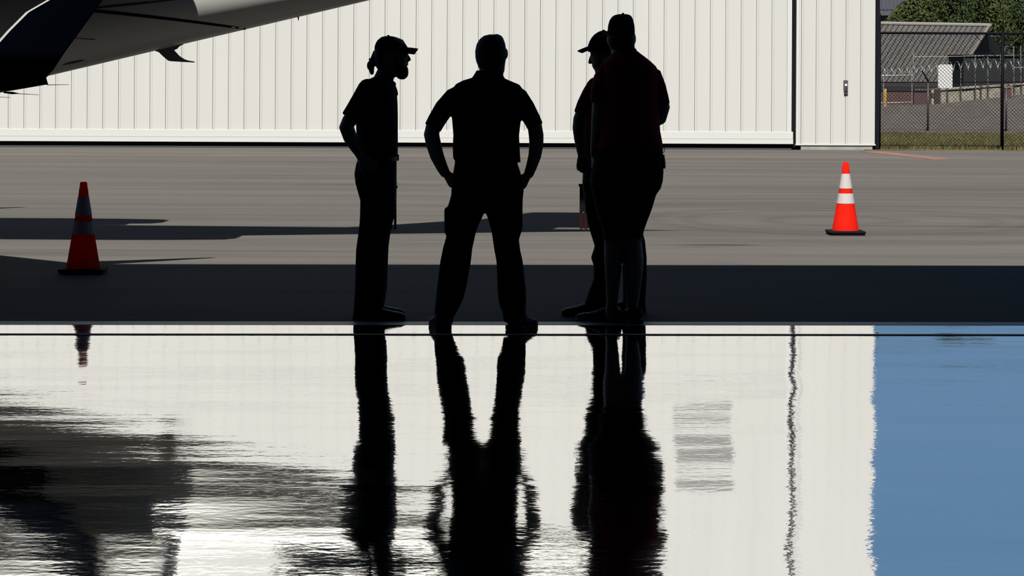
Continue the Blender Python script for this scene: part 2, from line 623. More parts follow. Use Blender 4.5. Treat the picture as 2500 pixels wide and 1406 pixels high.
# right-hand leaf
rp = panel_mesh('panel', PITCH * 0.965, 0.115, Z_RIB)
rp.materials.append(M['white_panel'])
ru = flush_mesh('panel', PITCH * 0.965, Z_RIB + 0.004, WALL_H)
ru.materials.append(M['white_panel'])
g = Geo(); g.box(X_GAP1, X_GAP1 + 0.055, -0.03, 0.06, 0.115, WALL_H, WM)
obj('edge_trim', g, M['white_trim'], wt)
g = Geo(); g.box(X_GAP1 + 0.060, X_GAP1 + 0.085, -0.02, 0.06, 0.115, WALL_H, WM)
obj('edge_trim', g, M['white_trim'], wt)
x = X_GAP1 + 0.10
k = 0
widths = []
while x < X_END - 0.02:
    w = min(PITCH * 0.965, X_END - x)
    if w < 0.06:
        break
    if w > PITCH * 0.96:
        pair = (rp, ru)
    else:
        pair = (panel_mesh('panel', w, 0.115, Z_RIB), flush_mesh('panel', w, Z_RIB + 0.004, WALL_H))
        for me in pair:
            me.materials.append(M['white_panel'])
    for me in pair:
        o = bpy.data.objects.new('panel', me)
        COL.objects.link(o); o.parent = wt
        o.matrix_local = RZ @ Matrix.Translation((x, -0.01, 0))
    x += PITCH * 0.965
g = Geo(); g.box(X_GAP1 - 0.01, X_END + 0.01, -0.04, 0.06, 0.09, 0.118, WM)
obj('bottom_edge', g, M['white_trim'], wt)
g = Geo(); g.box(X_GAP1 + 0.10, X_END - 0.05, -0.02, 0.12, 0.0, 0.075, WM)
obj('kerb', g, M['concrete'], wt)
# louvred vent high on the wall, only seen mirrored in the floor
lx0, lx1 = wall_x(1655, 0), wall_x(1788, 0)
for (z0, z1) in ((5.55, 6.30),):
    lv = thing('wall_vent', WM @ Vector(((lx0 + lx1) / 2, -0.02, z0)), 'grey louvred vent high on the white hangar wall', 'vent')
    g = Geo(); g.box(lx0 - 0.04, lx1 + 0.04, -0.03, 0.0, z0 - 0.04, z1 + 0.04, WM)
    obj('frame', g, M['louvre'], lv)
    for i in range(6):
        zz = z0 + (z1 - z0) * i / 6
        g = Geo(); g.box(lx0, lx1, -0.07, -0.03, zz, zz + 0.085, WM)
        obj('slat', g, M['louvre'], lv)
# recessed pull on the right-hand leaf
hx0, hx1 = wall_x(2058.5, 210), wall_x(2069, 210)
zc0, zc1 = W(2063, 229, WB.y + 0.3).z, W(2063, 196, WB.y + 0.3).z
dh = thing('door_pull', WM @ Vector(((hx0 + hx1) / 2, -0.03, zc0)), 'small dark grey pull handle on the narrow white door leaf', 'handle')
g = Geo()
hp = [(hx0 + 0.012, zc0), (hx1, zc0), (hx1, zc1), (hx0, zc1), (hx0, zc0 + 0.10)]
g.prism([(a, b) for a, b in hp], -0.055, -0.02)
g.v = [tuple(WM @ Vector(p)) for p in g.v]
obj('plate', g, M['handle'], dh)
g = Geo(); g.box((hx0 + hx1) / 2 - 0.02, (hx0 + hx1) / 2 + 0.025, -0.062, -0.055, zc1 - 0.11, zc1 - 0.07, WM)
obj('indicator', g, M['sign'], dh, label='small white square indicator')
g = Geo(); g.box(hx0 + 0.02, hx1 - 0.015, -0.075, -0.055, zc0 + 0.05, zc0 + 0.13, WM)
obj('grip', g, M['dark_metal'], dh)
# black corner strip of the wall
g = Geo(); g.box(X_END + 0.005, X_END + 0.085, -0.03, 0.45, 0.0, 3.4, WM)
tag(obj('trim_4', g, M['rubber']), 'black corner strip at the right end of the white hangar wall', 'trim', kind='structure')

# painted red boundary lines on the apron
def strip(a, b, w, z=0.002):
    a, b = Vector(a), Vector(b)
    d = (b - a).normalized()
    nn = Vector((-d.y, d.x, 0)) * w / 2
    zz = Vector((0, 0, z))
    lo = Vector((0, 0, -0.01))
    gg = Geo()
    top = [a + nn + zz, b + nn + zz, b - nn + zz, a - nn + zz]
    bot = [p + lo for p in top]
    gg.add(top + bot, [(0, 1, 2, 3), (7, 6, 5, 4), (0, 4, 5, 1), (1, 5, 6, 2), (2, 6, 7, 3), (3, 7, 4, 0)])
    return gg

rl = obj('painted_line', strip(G(-300, 376.5), G(2140, 385.5), 0.75), M['red_line'])
tag(rl, 'long faded red line painted on the apron along the white hangar', 'painted line', kind='structure')
rl = obj('painted_line', strip(G(2128, 370), G(2300, 388.5), 0.42, 0.004), M['red_line_fresh'])
tag(rl, 'short bright red line painted on the apron below the chain link fence', 'painted line', kind='structure')

# ------------------------------------------------------------------ the people
def hand(g, wrist, d, n, side, curl=0.35, size=1.0):
    """palm, four bent fingers and a thumb; d points to the fingertips, n out of the palm"""
    wrist, d, n = Vector(wrist), Vector(d).normalized(), Vector(n)
    n = (n - d * n.dot(d)).normalized()
    t = d.cross(n) * side
    s = size
    g.tube([wrist - d * 0.02 * s, wrist + d * 0.03 * s, wrist + d * 0.075 * s, wrist + d * 0.095 * s],
           [(0.027 * s, 0.020 * s), (0.036 * s, 0.017 * s), (0.041 * s, 0.015 * s), (0.039 * s, 0.012 * s)], n=16, squash=t)
    for i, ln in enumerate((0.072, 0.080, 0.075, 0.060)):
        b = wrist + d * (0.088 - 0.004 * i) * s + t * (0.030 - 0.0205 * i) * s
        a = curl * 0.5
        pts = [b]
        q = b
        for seg in (0.45, 0.32, 0.23):
            a += curl * 0.9
            q = q + (d * math.cos(a) + n * math.sin(a)) * ln * seg * s
            pts.append(q)
        g.tube(pts, [0.0098 * s, 0.0094 * s, 0.0088 * s, 0.0076 * s], n=8)
    b = wrist + d * 0.022 * s + t * 0.028 * s
    p1 = b + (t * 0.75 + d * 0.65 + n * 0.2).normalized() * 0.042 * s
    p2 = p1 + (t * 0.35 + d * 0.9 + n * 0.3).normalized() * 0.032 * s
    p3 = p2 + (d * 0.95 + n * 0.3).normalized() * 0.024 * s
    g.tube([b, p1, p2, p3], [0.016 * s, 0.0125 * s, 0.0112 * s, 0.009 * s], n=8)


def shoe(parent, heel, d, length, h=0.10, w=0.052, sole=None, boot=0.0):
    """heel point on the ground, direction of the toe"""
    heel, d = Vector(heel), Vector(d).normalized()
    t = Vector((-d.y, d.x, 0))
    up = Vector((0, 0, 1))
    prof = [(0.0, 0.62, 0.80), (0.03, 0.78, 1.0 + boot), (0.16, 0.80, 1.0 + boot), (0.33, 0.82, 0.93 + boot * 0.5), (0.48, 0.90, 0.72), (0.66, 1.0, 0.56),
            (0.82, 0.97, 0.48), (0.93, 0.78, 0.42), (1.0, 0.42, 0.30)]
    R = []
    for a, ww, hh in prof:
        c = heel + d * a * length
        ring = []
        for j in range(14):
            th = 2 * PI * j / 14
            y = math.cos(th)
            z = math.sin(th)
            ring.append(c + t * y * w * ww + up * (0.022 + (h * hh - 0.022) * (0.5 + 0.5 * math.copysign(abs(z) ** 0.7, z))))
        R.append(ring)
    g = Geo(); g.rings(R)
    s = obj('shoe', g, M['shoe'], parent, smooth=True)
    g = Geo()
    outl = [(a, ww * 1.06) for a, ww, hh in prof]
    pts = [heel + d * (a * length * 1.015 - 0.004) + t * w * ww for a, ww in outl] + [heel + d * (a * length * 1.015 - 0.004) - t * w * ww for a, ww in reversed(outl)]
    n = len(pts)
    z0, z1 = Vector((0, 0, 0.002)), Vector((0, 0, 0.028))
    g.add([p + z0 for p in pts] + [p + z1 for p in pts],
          [tuple(reversed(range(n))), tuple(range(n, 2 * n))] + [(i, (i + 1) % n, (i + 1) % n + n, i + n) for i in range(n)])
    obj('sole', g, sole or M['sole'], s)
    return s


def cap_brim(parent, root, d, length, half_w, drop, arch, m):
    """curved peak: root centre at the forehead, d forward (may slope down)"""
    root, d = Vector(root), Vector(d).normalized()
    t = Vector((-d.y, d.x, 0)).normalized()
    up = t.cross(d) * -1
    if up.z < 0:
        up = -up
    g = Geo()
    N, K = 12, 6
    top, bot = [], []
    for i in range(K + 1):
        for j in range(N + 1):
            s = j / N * 2 - 1
            a = i / K
            l = length * a * math.sqrt(max(0.0, 1 - 0.30 * s * s)) - 0.020 * abs(s) ** 1.5 * (1 - a) - 0.012 * s * s
            p = root + d * l + t * s * half_w * (1 - 0.08 * a) - up * (arch * s * s) - up * drop * a * a
            top.append(p + up * 0.003)
            bot.append(p - up * 0.003)
    n = len(top)
    f = []
    for i in range(K):
        for j in range(N):
            q = (i * (N + 1) + j, i * (N + 1) + j + 1, (i + 1) * (N + 1) + j + 1, (i + 1) * (N + 1) + j)
            f.append(q)
            f.append(tuple(x + n for x in reversed(q)))
    rim = [j for j in range(N + 1)] + [i * (N + 1) + N for i in range(1, K + 1)] + [K * (N + 1) + j for j in range(N - 1, -1, -1)] + [i * (N + 1) for i in range(K - 1, 0, -1)]
    for a, b in zip(rim, rim[1:] + rim[:1]):
        f.append((a, b, b + n, a + n))
    g.add(top + bot, f)
    return obj('brim', g, m, parent, smooth=True)


def cap(parent, S, Y0, m, brim=None, button=None, e=2.1):
    g = Geo(); g.slices(S, Y0, n=28, e=e)
    c = obj('cap', g, m, parent, voxel=0.006, soft=3)
    if button is not None:
        g = Geo(); g.ball(button, (0.009, 0.009, 0.006), 10, 6)
        obj('button', g, m, c, smooth=True)
    if brim:
        cap_brim(c, *brim, m)
    return c


def px_tube(g, pts, rad, Y0, **k):
    """pts: (px, py, depth offset)"""
    g.tube([W(p[0], p[1], Y0 + p[2]) if False else W_at(p[0], p[1], Y0, p[2]) for p in pts], rad, **k)


def W_at(px, py, Y0, dy):
    """silhouette position read at the body's depth, then set dy nearer or farther"""
    p = W(px, py, Y0 + dy)
    return p


# ---- man with ponytail, cap and beard, seen from his right side
def left_man():
    Y0 = G(920, 776).y
    org = Vector((W(915, 776, Y0).x, Y0, 0))
    t = thing('person', org, 'bearded man in cap with ponytail, hand on hip, standing leftmost', 'person', 'men talking at the hangar door')
    b = Geo()
    b.slices([(92, 932, 972, 0.045), (97, 924, 984, 0.06), (106, 918, 990, 0.070), (118, 916, 995, 0.075), (132, 916, 997, 0.076), (137, 917, 995, 0.075),
              (143, 918, 996, 0.073), (150, 920, 994, 0.070), (157, 922, 994, 0.066), (164, 925, 991, 0.062), (174, 932, 990, 0.056), (184, 940, 985, 0.045), (188, 950, 978, 0.03)], Y0)
    b.tube([W(993, 134, Y0), W(997, 140, Y0), W(999, 145.5, Y0)], [0.009, 0.011, 0.012], n=10)          # nose
    b.tube([W(993.5, 153, Y0 - 0.02), W(995, 153.5, Y0), W(993.5, 153, Y0 + 0.02)], [0.004, 0.006, 0.004], n=8)
    b.tube([W(993.5, 158, Y0 - 0.02), W(995, 158.5, Y0), W(993.5, 158, Y0 + 0.02)], [0.004, 0.006, 0.004], n=8)
    for sg in (-1, 1):
        b.ball(W(991, 134.5, Y0 + sg * 0.032), (0.012, 0.014, 0.011), 10, 7)
        b.ball(W(951, 146, Y0 + sg * 0.078), (0.018, 0.009, 0.030), 10, 8)
    b.tube([W(945, 172, Y0), W(938, 190, Y0), W(930, 212, Y0)], [0.058, 0.062, 0.075], n=16)
    # trunk and legs inside the clothes
    b.slices([(205, 903, 950, 0.11), (222, 890, 956, 0.155), (260, 880, 960, 0.155), (320, 878, 962, 0.145), (390, 880, 962, 0.15), (430, 874, 960, 0.16), (460, 880, 958, 0.16)], Y0)
    for sg in (-1, 1):
        b.tube([W(918, 450, Y0 + sg * 0.085), W(920, 600, Y0 + sg * 0.09), W(905, 735, Y0 + sg * 0.09)], [0.08, 0.058, 0.042], n=14)
    for sg in (-1, 1):
        yo = sg * 0.205
        k = 0 if sg < 0 else 6
        b.tube([W(893 + k, 222, Y0 + yo), W(872 + k, 262, Y0 + yo * 1.1), W(850 + k, 296, Y0 + yo * 1.14), W(843 + k, 310, Y0 + yo * 1.14), W(853 + k, 337, Y0 + yo * 1.08), W(868 + k, 362, Y0 + yo), W(880 + k, 380, Y0 + yo * 0.92)],
               [0.042, 0.044, 0.042, 0.041, 0.039, 0.032, 0.027], n=14)
        w = W(882 + k, 383, Y0 + yo * 0.92)
        hand(b, w, (0.75, 0, -0.65), (0, -sg, 0), 1 if sg > 0 else -1, 0.25, 0.95)
    obj('body', b, M['skin'], t, voxel=0.0055, soft=2, ratio=0.5)
    # cap, hair, beard
    g = Geo()
    g.ball(W(903.5, 160, Y0), (0.021, 0.03, 0.032), 12, 9)
    g.tube([W(925, 135, Y0), W(915, 150, Y0), W(906, 160, Y0), W(908, 178, Y0)], [0.045, 0.035, 0.022, 0.014], n=12)
    g.tube([W(909, 146, Y0), W(902, 143, Y0), W(897, 146, Y0)], [0.006, 0.004, 0.002], n=6)
    g.slices([(120, 915, 945, 0.075), (135, 914, 945, 0.078), (150, 916, 940, 0.076), (168, 920, 935, 0.06)], Y0)
    obj('hair', g, M['hair'], t, voxel=0.005, soft=3)
    g = Geo()
    g.slices([(150, 957, 978, 0.070), (158, 955, 990, 0.068), (163, 955, 995, 0.064), (170, 956, 997, 0.060), (178, 960, 997.5, 0.054), (186, 966, 996, 0.044), (192, 972, 990, 0.028), (194, 977, 986, 0.012)], Y0)
    obj('beard', g, M['hair'], t, voxel=0.005, soft=3)
    root = W(993, 116.5, Y0)
    cap(t, [(88, 941, 955, 0.02), (90, 932, 966, 0.04), (94, 926, 976, 0.055), (100, 920, 984, 0.068), (108, 916, 991, 0.077), (116, 914, 996, 0.081), (124, 914, 997, 0.082)], Y0, M['black_cloth'],
        brim=(root, (1, 0, -0.05), 0.072, 0.075, 0.004, 0.034), button=W(948, 87.5, Y0))
    # shirt: trunk, short sleeves, open collar
    g = Geo()
    g.slices([(188, 912, 946, 0.085), (195, 897, 956, 0.13), (203, 885, 963, 0.185), (214, 877, 967, 0.21), (230, 873, 969.5, 0.215), (255, 870, 971, 0.20), (285, 869, 971.5, 0.185), (317, 869.5, 971.5, 0.17), (345, 871, 971.5, 0.165), (375, 873, 971.5, 0.17), (393, 874.5, 970, 0.172)], Y0)
    for sg in (-1, 1):
        yo = sg * 0.2
        k = 0 if sg < 0 else 6
        g.tube([W(897 + k, 216, Y0 + yo * 0.9), W(885 + k, 240, Y0 + yo), W(866 + k, 268, Y0 + yo * 1.1), W(853 + k, 288, Y0 + yo * 1.14)], [0.062, 0.064, 0.057, 0.055], n=16, round_ends=False, round_start=True)
    sh = obj('shirt', g, M['black_cloth'], t, voxel=0.007, soft=3)
    g = Geo()
    g.tube([W(960, 205, Y0), W(966, 222, Y0 - 0.01), W(969, 230, Y0 - 0.02)], [(0.03, 0.012), (0.03, 0.012), (0.012, 0.008)], n=10, squash=(0, 1, 0))
    g.tube([W(925, 190, Y0 - 0.06), W(945, 195, Y0 - 0.065), W(962, 208, Y0 - 0.04)], [(0.02, 0.010)] * 3, n=10, squash=(0, 0, 1))
    obj('collar', g, M['black_cloth'], sh, smooth=True)
    # trousers and belt
    g = Geo()
    g.slices([(385, 876, 968, 0.165), (400, 869.5, 968.5, 0.175), (424, 865, 968.5, 0.185), (445, 867.5, 968, 0.19), (466, 873, 967.5, 0.19), (490, 880, 966.5, 0.185)], Y0)
    for sg in (-1, 1):
        yo = sg * 0.093
        g.slices([(440, 868, 967.5, 0.09, yo), (483, 881.5, 966.5, 0.095, yo), (519, 881, 965, 0.09, yo), (540, 880, 959, 0.087, yo), (560, 878, 953, 0.085, yo), (605, 871.5, 947, 0.080, yo),
                  (646, 870, 945.5, 0.078, yo), (708, 868.5, 943, 0.078, yo), (740, 866, 938, 0.078, yo), (752, 868, 936, 0.075, yo)], Y0)
    tr_ = obj('trousers', g, M['trouser'], t, voxel=0.008, soft=3)
    g = Geo()
    R = []
    g.slices([(381, 873, 972, 0.172), (392, 872, 972, 0.174)], Y0, n=32)
    bl = obj('belt', g, M['leather'], t, smooth=False)
    g = Geo(); a = W(971.5, 382, Y0)
    g.box(a.x - 0.004, a.x + 0.006, Y0 - 0.03, Y0 + 0.03, a.z - 0.025, a.z + 0.012)
    obj('buckle', g, M['dark_metal'], bl)
    for sg in (-1, 1):
        hx = W(862, 770, Y0).x
        shoe(t, (hx + (0.012 if sg < 0 else 0.0), Y0 + sg * 0.095, 0), (1, sg * 0.06, 0), 0.325, 0.112, 0.054, boot=0.12)
    return t


# ---- man with his back to us, hands on hips
def middle_man():
    Y0 = G(1185, 803).y
    org = Vector((W(1182, 803, Y0).x, Y0, 0))
    t = thing('person', org, 'bareheaded man seen from behind with both hands on hips, feet apart', 'person', 'men talking at the hangar door')
    b = Geo()
    b.slices([(85, 1193, 1216, 0.035), (88, 1182, 1222, 0.06), (96, 1171.5, 1229, 0.082), (108, 1164.5, 1233.5, 0.096), (124, 1161, 1236, 0.100), (140, 1161.5, 1236, 0.098),
              (152, 1164, 1234, 0.092, 0.005), (163, 1167, 1232.5, 0.086, 0.012), (172, 1172, 1232, 0.078, 0.02), (180, 1180, 1229, 0.06, 0.03)], Y0)
    b.ball(W(1236.5, 131, Y0 - 0.005), (0.010, 0.02, 0.030), 10, 8)
    b.ball(W(1164, 133, Y0 + 0.02), (0.010, 0.018, 0.028), 10, 8)
    b.tube([W(1208, 133, Y0 + 0.095), W(1209, 142, Y0 + 0.112)], [0.010, 0.013], n=8)
    b.ball(W(1209, 158, Y0 + 0.09), (0.024, 0.010, 0.010), 10, 6)
    b.tube([W(1198, 160, Y0 + 0.0), W(1196, 185, Y0 - 0.005), W(1193, 208, Y0 - 0.01)], [0.068, 0.069, 0.085], n=18)
    b.slices([(205, 1130, 1252, 0.075), (225, 1115, 1268, 0.095), (300, 1112, 1264, 0.105), (390, 1115, 1262, 0.11), (440, 1116, 1262, 0.105), (468, 1118, 1260, 0.09)], Y0)
    b.tube([W(1142, 500, Y0), W(1122, 600, Y0), W(1090, 780, Y0)], [0.085, 0.06, 0.045], n=14)
    b.tube([W(1232, 500, Y0), W(1240, 600, Y0), W(1255, 780, Y0)], [0.085, 0.06, 0.045], n=14)
    b.tube([W(1122, 232, Y0), W(1086, 268, Y0 - 0.01), W(1058, 308, Y0 - 0.03), W(1053.5, 328, Y0 - 0.04), W(1058, 350, Y0 - 0.03), W(1067, 381, Y0 - 0.01), W(1079, 408, Y0 + 0.02), W(1086, 421, Y0 + 0.03)],
           [0.044, 0.047, 0.047, 0.048, 0.047, 0.043, 0.036, 0.032], n=16)
    hand(b, W(1090, 423, Y0 + 0.03), (0.50, 0.20, -0.80), (0.6, 0.8, 0.1), 1, 0.3, 0.95)
    b.tube([W(1250, 232, Y0), W(1282, 268, Y0 - 0.01), W(1305, 306, Y0 - 0.03), W(1309, 330, Y0 - 0.04), W(1309.5, 352, Y0 - 0.03), W(1305.5, 381, Y0 - 0.01), W(1297, 408, Y0 + 0.02), W(1291, 424, Y0 + 0.03)],
           [0.044, 0.047, 0.046, 0.046, 0.044, 0.040, 0.034, 0.031], n=16)
    hand(b, W(1288, 426, Y0 + 0.03), (-0.44, 0.20, -0.80), (-0.6, 0.8, 0.1), -1, 0.3, 0.95)
    obj('body', b, M['skin'], t, voxel=0.0055, soft=2, ratio=0.5)
    g = Geo()
    g.slices([(84, 1195, 1214, 0.03, -0.01), (87.5, 1181, 1223, 0.062, -0.012), (96, 1170.5, 1230, 0.086, -0.014), (108, 1163.5, 1234, 0.098, -0.016), (124, 1160, 1236, 0.096, -0.022), (140, 1160.5, 1235, 0.085, -0.03),
              (152, 1163, 1232, 0.072, -0.035), (162, 1168, 1226, 0.058, -0.04), (168, 1176, 1218, 0.04, -0.045)], Y0)
    g.tube([W(1212, 86, Y0), W(1222, 88.5, Y0), W(1229, 94.5, Y0)], [0.010, 0.008, 0.003], n=8)
    obj('hair', g, M['hair_grey'], t, voxel=0.006, soft=2)
    g = Geo()
    g.slices([(184, 1160, 1226, 0.075), (190, 1152, 1230, 0.085), (197, 1129, 1246, 0.098), (206, 1112, 1268, 0.112), (220, 1104, 1279, 0.122), (245, 1102, 1279, 0.128), (275, 1102, 1275, 0.128), (300, 1104, 1271, 0.126),
              (330, 1106.5, 1267.5, 0.124), (360, 1105, 1269, 0.128), (386, 1106, 1270.5, 0.132), (396, 1112, 1271.5, 0.130)], Y0)
    g.tube([W(1133, 222, Y0), W(1108, 238, Y0), W(1084, 265, Y0 - 0.01), W(1066, 294, Y0 - 0.025), W(1056.5, 312, Y0 - 0.035)], [0.050, 0.061, 0.060, 0.056, 0.054], n=18, round_ends=False, round_start=True)
    g.tube([W(1244, 222, Y0), W(1266, 238, Y0), W(1283, 264, Y0 - 0.01), W(1299, 292, Y0 - 0.025), W(1307, 309, Y0 - 0.035)], [0.050, 0.061, 0.059, 0.053, 0.050], n=18, round_ends=False, round_start=True)
    sh = obj('shirt', g, M['navy_cloth'], t, voxel=0.007, soft=2)
    g = Geo()
    g.slices([(172, 1163, 1229, 0.072, -0.004), (178, 1160, 1229, 0.078, -0.006), (186, 1155, 1229, 0.086, -0.006), (192, 1150, 1234, 0.09, -0.004)], Y0)
    obj('collar', g, M['navy_cloth'], sh, voxel=0.006, soft=2)
    g = Geo()
    g.slices([(388, 1111, 1263, 0.118), (400, 1110, 1264, 0.122), (417, 1107, 1270, 0.128), (440, 1104, 1276, 0.132), (462, 1102, 1279, 0.132), (488, 1100.5, 1276.5, 0.125), (505, 1099, 1276, 0.11)], Y0)
    g.slices([(478, 1101, 1190, 0.11), (508, 1092, 1187, 0.105), (520, 1091, 1182, 0.102), (553, 1090, 1167, 0.096), (571, 1091, 1161, 0.093), (590, 1086, 1157, 0.09), (605, 1081.5, 1153.5, 0.088), (640, 1074.5, 1149.5, 0.084), (695, 1067.5, 1140, 0.080),
              (730, 1064, 1131, 0.078), (760, 1061, 1116, 0.078), (775, 1060.5, 1107, 0.075), (788, 1061, 1106, 0.07)], Y0)
    g.slices([(478, 1179, 1276.5, 0.11), (515, 1185, 1276, 0.104), (557, 1198, 1276, 0.096), (572, 1201, 1271, 0.093), (585, 1203, 1267, 0.09), (612, 1207, 1270.5, 0.088), (636, 1211.5, 1276, 0.085), (660, 1213, 1279, 0.083), (708, 1214, 1284, 0.080),
              (746, 1219, 1284.5, 0.078), (763, 1227, 1283.5, 0.076), (786, 1229, 1284, 0.07)], Y0)
    # cargo pocket
    p0, p1 = W(1091, 512, Y0), W(1091, 566, Y0)
    g.tube([p0, p1], [(0.07, 0.016), (0.07, 0.016)], n=12, squash=(0, 1, 0))
    obj('trousers', g, M['trouser'], t, voxel=0.008, soft=2)
    a = W(1082, 800, Y0); c = W(1256, 800, Y0)
    shoe(t, (a.x + 0.005, Y0 - 0.07, 0), (-0.16, 1, 0), 0.30, 0.108, 0.060, boot=0.1)
    shoe(t, (c.x - 0.01, Y0 - 0.07, 0), (0.42, 1, 0), 0.30, 0.108, 0.062, boot=0.1)
    return t


# ---- tall heavy man in shorts, back to us
def tall_man():
    Y0 = G(1525, 787).y
    org = Vector((W(1522, 787, Y0).x, Y0, 0))
    t = thing('person', org, 'tall broad man in cap, dark red shirt and shorts seen from behind', 'person', 'men talking at the hangar door')
    b = Geo()
    b.slices([(42, 1500, 1535, 0.06), (50, 1491, 1544, 0.085), (65, 1486, 1548, 0.098), (82, 1484, 1549.5, 0.102), (95, 1483.5, 1550, 0.10), (106, 1485, 1549, 0.095), (116, 1489, 1549, 0.09, 0.01), (126, 1495, 1548, 0.075, 0.02), (132, 1502, 1540, 0.055, 0.03)], Y0)
    b.ball(W(1549.5, 95, Y0 - 0.005), (0.009, 0.018, 0.030), 10, 8)
    b.ball(W(1485, 98, Y0 + 0.03), (0.010, 0.018, 0.030), 10, 8)
    b.tube([W(1503, 95, Y0 + 0.098), W(1502, 104, Y0 + 0.116)], [0.010, 0.013], n=8)
    b.ball(W(1505, 117, Y0 + 0.092), (0.024, 0.010, 0.010), 10, 6)
    b.tube([W(1520, 108, Y0), W(1522, 130, Y0 - 0.005), W(1526, 156, Y0 - 0.01)], [0.074, 0.077, 0.10], n=18)
    b.slices([(150, 1492, 1575, 0.09), (175, 1476, 1596, 0.12), (220, 1472, 1602, 0.145), (300, 1468, 1604, 0.16), (360, 1468, 1604, 0.155), (400, 1466, 1602, 0.15), (428, 1470, 1596, 0.12)], Y0)
    # right arm bent forward, left arm hanging towards the front
    b.tube([W(1584, 192, Y0), W(1606, 224, Y0 + 0.0), W(1616.5, 262, Y0 + 0.01), W(1610, 288, Y0 + 0.10), W(1590, 300, Y0 + 0.19), W(1572, 306, Y0 + 0.25)],
           [0.046, 0.050, 0.050, 0.046, 0.038, 0.033], n=16)
    hand(b, W(1570, 306, Y0 + 0.26), (-0.9, 0.35, 0.05), (0, 0.2, -1), 1, 0.4)
    b.tube([W(1480, 192, Y0 - 0.02), W(1467, 232, Y0 - 0.04), W(1464, 282, Y0 - 0.05), W(1461, 322, Y0 - 0.03), W(1456, 360, Y0), W(1454, 374, Y0 + 0.01)],
           [0.048, 0.052, 0.051, 0.047, 0.038, 0.033], n=16)
    hand(b, W(1454, 375, Y0 + 0.01), (-0.08, 0.1, -1), (0.9, 0.3, 0), -1, 0.3)
    # bare calves below the shorts
    b.tube([W(1497, 470, Y0), W(1497, 560, Y0), W(1496, 590, Y0), W(1496.5, 625, Y0 - 0.012), W(1497, 660, Y0 - 0.012), W(1496, 700, Y0), W(1494, 740, Y0), W(1491, 768, Y0)], [0.10, 0.065, 0.054, 0.056, 0.052, 0.043, 0.036, 0.036], n=18)
    b.tube([W(1560, 470, Y0), W(1546, 560, Y0), W(1544, 590, Y0), W(1546, 630, Y0 - 0.012), W(1547, 660, Y0 - 0.012), W(1546, 700, Y0), W(1544, 742, Y0), W(1543, 770, Y0)], [0.10, 0.068, 0.060, 0.064, 0.060, 0.048, 0.038, 0.037], n=18)
    obj('body', b, M['skin'], t, voxel=0.0055, soft=2, ratio=0.5)
    cp = cap(t, [(34.5, 1510, 1532, 0.025), (37, 1500, 1539, 0.05), (42, 1493, 1543.5, 0.075), (50, 1488, 1546.5, 0.093), (62, 1484.5, 1549, 0.103), (76, 1483, 1550, 0.106), (88, 1482, 1550, 0.106), (92, 1482.5, 1549.5, 0.104)], Y0, M['black_cloth'],
             brim=(W(1513, 88, Y0 + 0.10), (-0.12, 1, -0.15), 0.072, 0.075, 0.004, 0.030), button=W(1521, 33.5, Y0), e=2.2)
    g = Geo()
    g.slices([(84, 1484, 1549, 0.09, -0.012), (96, 1482.5, 1550, 0.09, -0.02), (106, 1484, 1549.5, 0.085, -0.022), (116, 1489, 1548, 0.074, -0.025), (122, 1496, 1544, 0.06, -0.03)], Y0)
    obj('hair', g, M['hair'], t, voxel=0.006, soft=2)
    g = Geo()
    g.slices([(124, 1502, 1556, 0.085), (130, 1494, 1563, 0.095), (138, 1486, 1574, 0.108), (148, 1477, 1587, 0.122), (162, 1470, 1602, 0.138), (185, 1465, 1610, 0.155), (220, 1463, 1608, 0.17), (255, 1462, 1609, 0.178), (290, 1460, 1610, 0.183), (320, 1458, 1612, 0.185),
              (345, 1456, 1617, 0.185), (368, 1455, 1619, 0.182)], Y0)
    g.tube([W(1570, 172, Y0), W(1592, 188, Y0), W(1602, 214, Y0), W(1609.5, 240, Y0 + 0.005), W(1614, 258, Y0 + 0.01)], [0.050, 0.066, 0.063, 0.060, 0.058], n=18, round_ends=False, round_start=True)
    g.tube([W(1484, 168, Y0 - 0.01), W(1475, 192, Y0 - 0.02), W(1468, 222, Y0 - 0.035), W(1466, 252, Y0 - 0.045)], [0.052, 0.068, 0.067, 0.065], n=18, round_ends=False, round_start=True)
    sh = obj('shirt', g, M['red_cloth'], t, voxel=0.007, soft=2)
    g = Geo()
    g.slices([(118, 1498, 1553, 0.082), (124, 1497, 1555, 0.088), (132, 1494, 1562, 0.094)], Y0)
    obj('collar', g, M['red_cloth'], sh, voxel=0.006, soft=2)
    g = Geo()
    g.slices([(362, 1456, 1618, 0.178), (390, 1449, 1619.5, 0.182), (420, 1443, 1620, 0.182), (442, 1440, 1618.5, 0.178), (458, 1440, 1613, 0.165)], Y0)
    g.slices([(436, 1524, 1619, 0.15), (458, 1524, 1614, 0.145), (475, 1523, 1602, 0.138), (509, 1522, 1592, 0.125), (540, 1521, 1580, 0.115), (562, 1520, 1572, 0.11), (580, 1520, 1569, 0.105)], Y0)
    g.slices([(436, 1440, 1530, 0.15), (475, 1446, 1529, 0.14), (509, 1454, 1527, 0.125), (540, 1463, 1525, 0.115), (562, 1470, 1523, 0.11), (586, 1474, 1520, 0.105)], Y0)
    sr = obj('shorts', g, M['trouser'], t, voxel=0.008, soft=2)
    # pouch and key loop on the belt
    pz = W(1618, 388, Y0 - 0.02)
    g = Geo(); g.tube([W(1617.5, 378, Y0 - 0.02), W(1619.5, 396, Y0 - 0.02), W(1620.5, 411, Y0 - 0.02)], [(0.035, 0.012), (0.035, 0.014), (0.033, 0.012)], n=12, squash=(0, 1, 0), round_ends=False)
    obj('belt_pouch', g, M['leather'], t)
    g = Geo()
    ring = [W(1619 + 3.2 * math.cos(a * PI / 6), 365 + 8 * math.sin(a * PI / 6), Y0 - 0.03) for a in range(13)]
    g.tube(ring, [0.0022] * 13, n=6, round_ends=False)
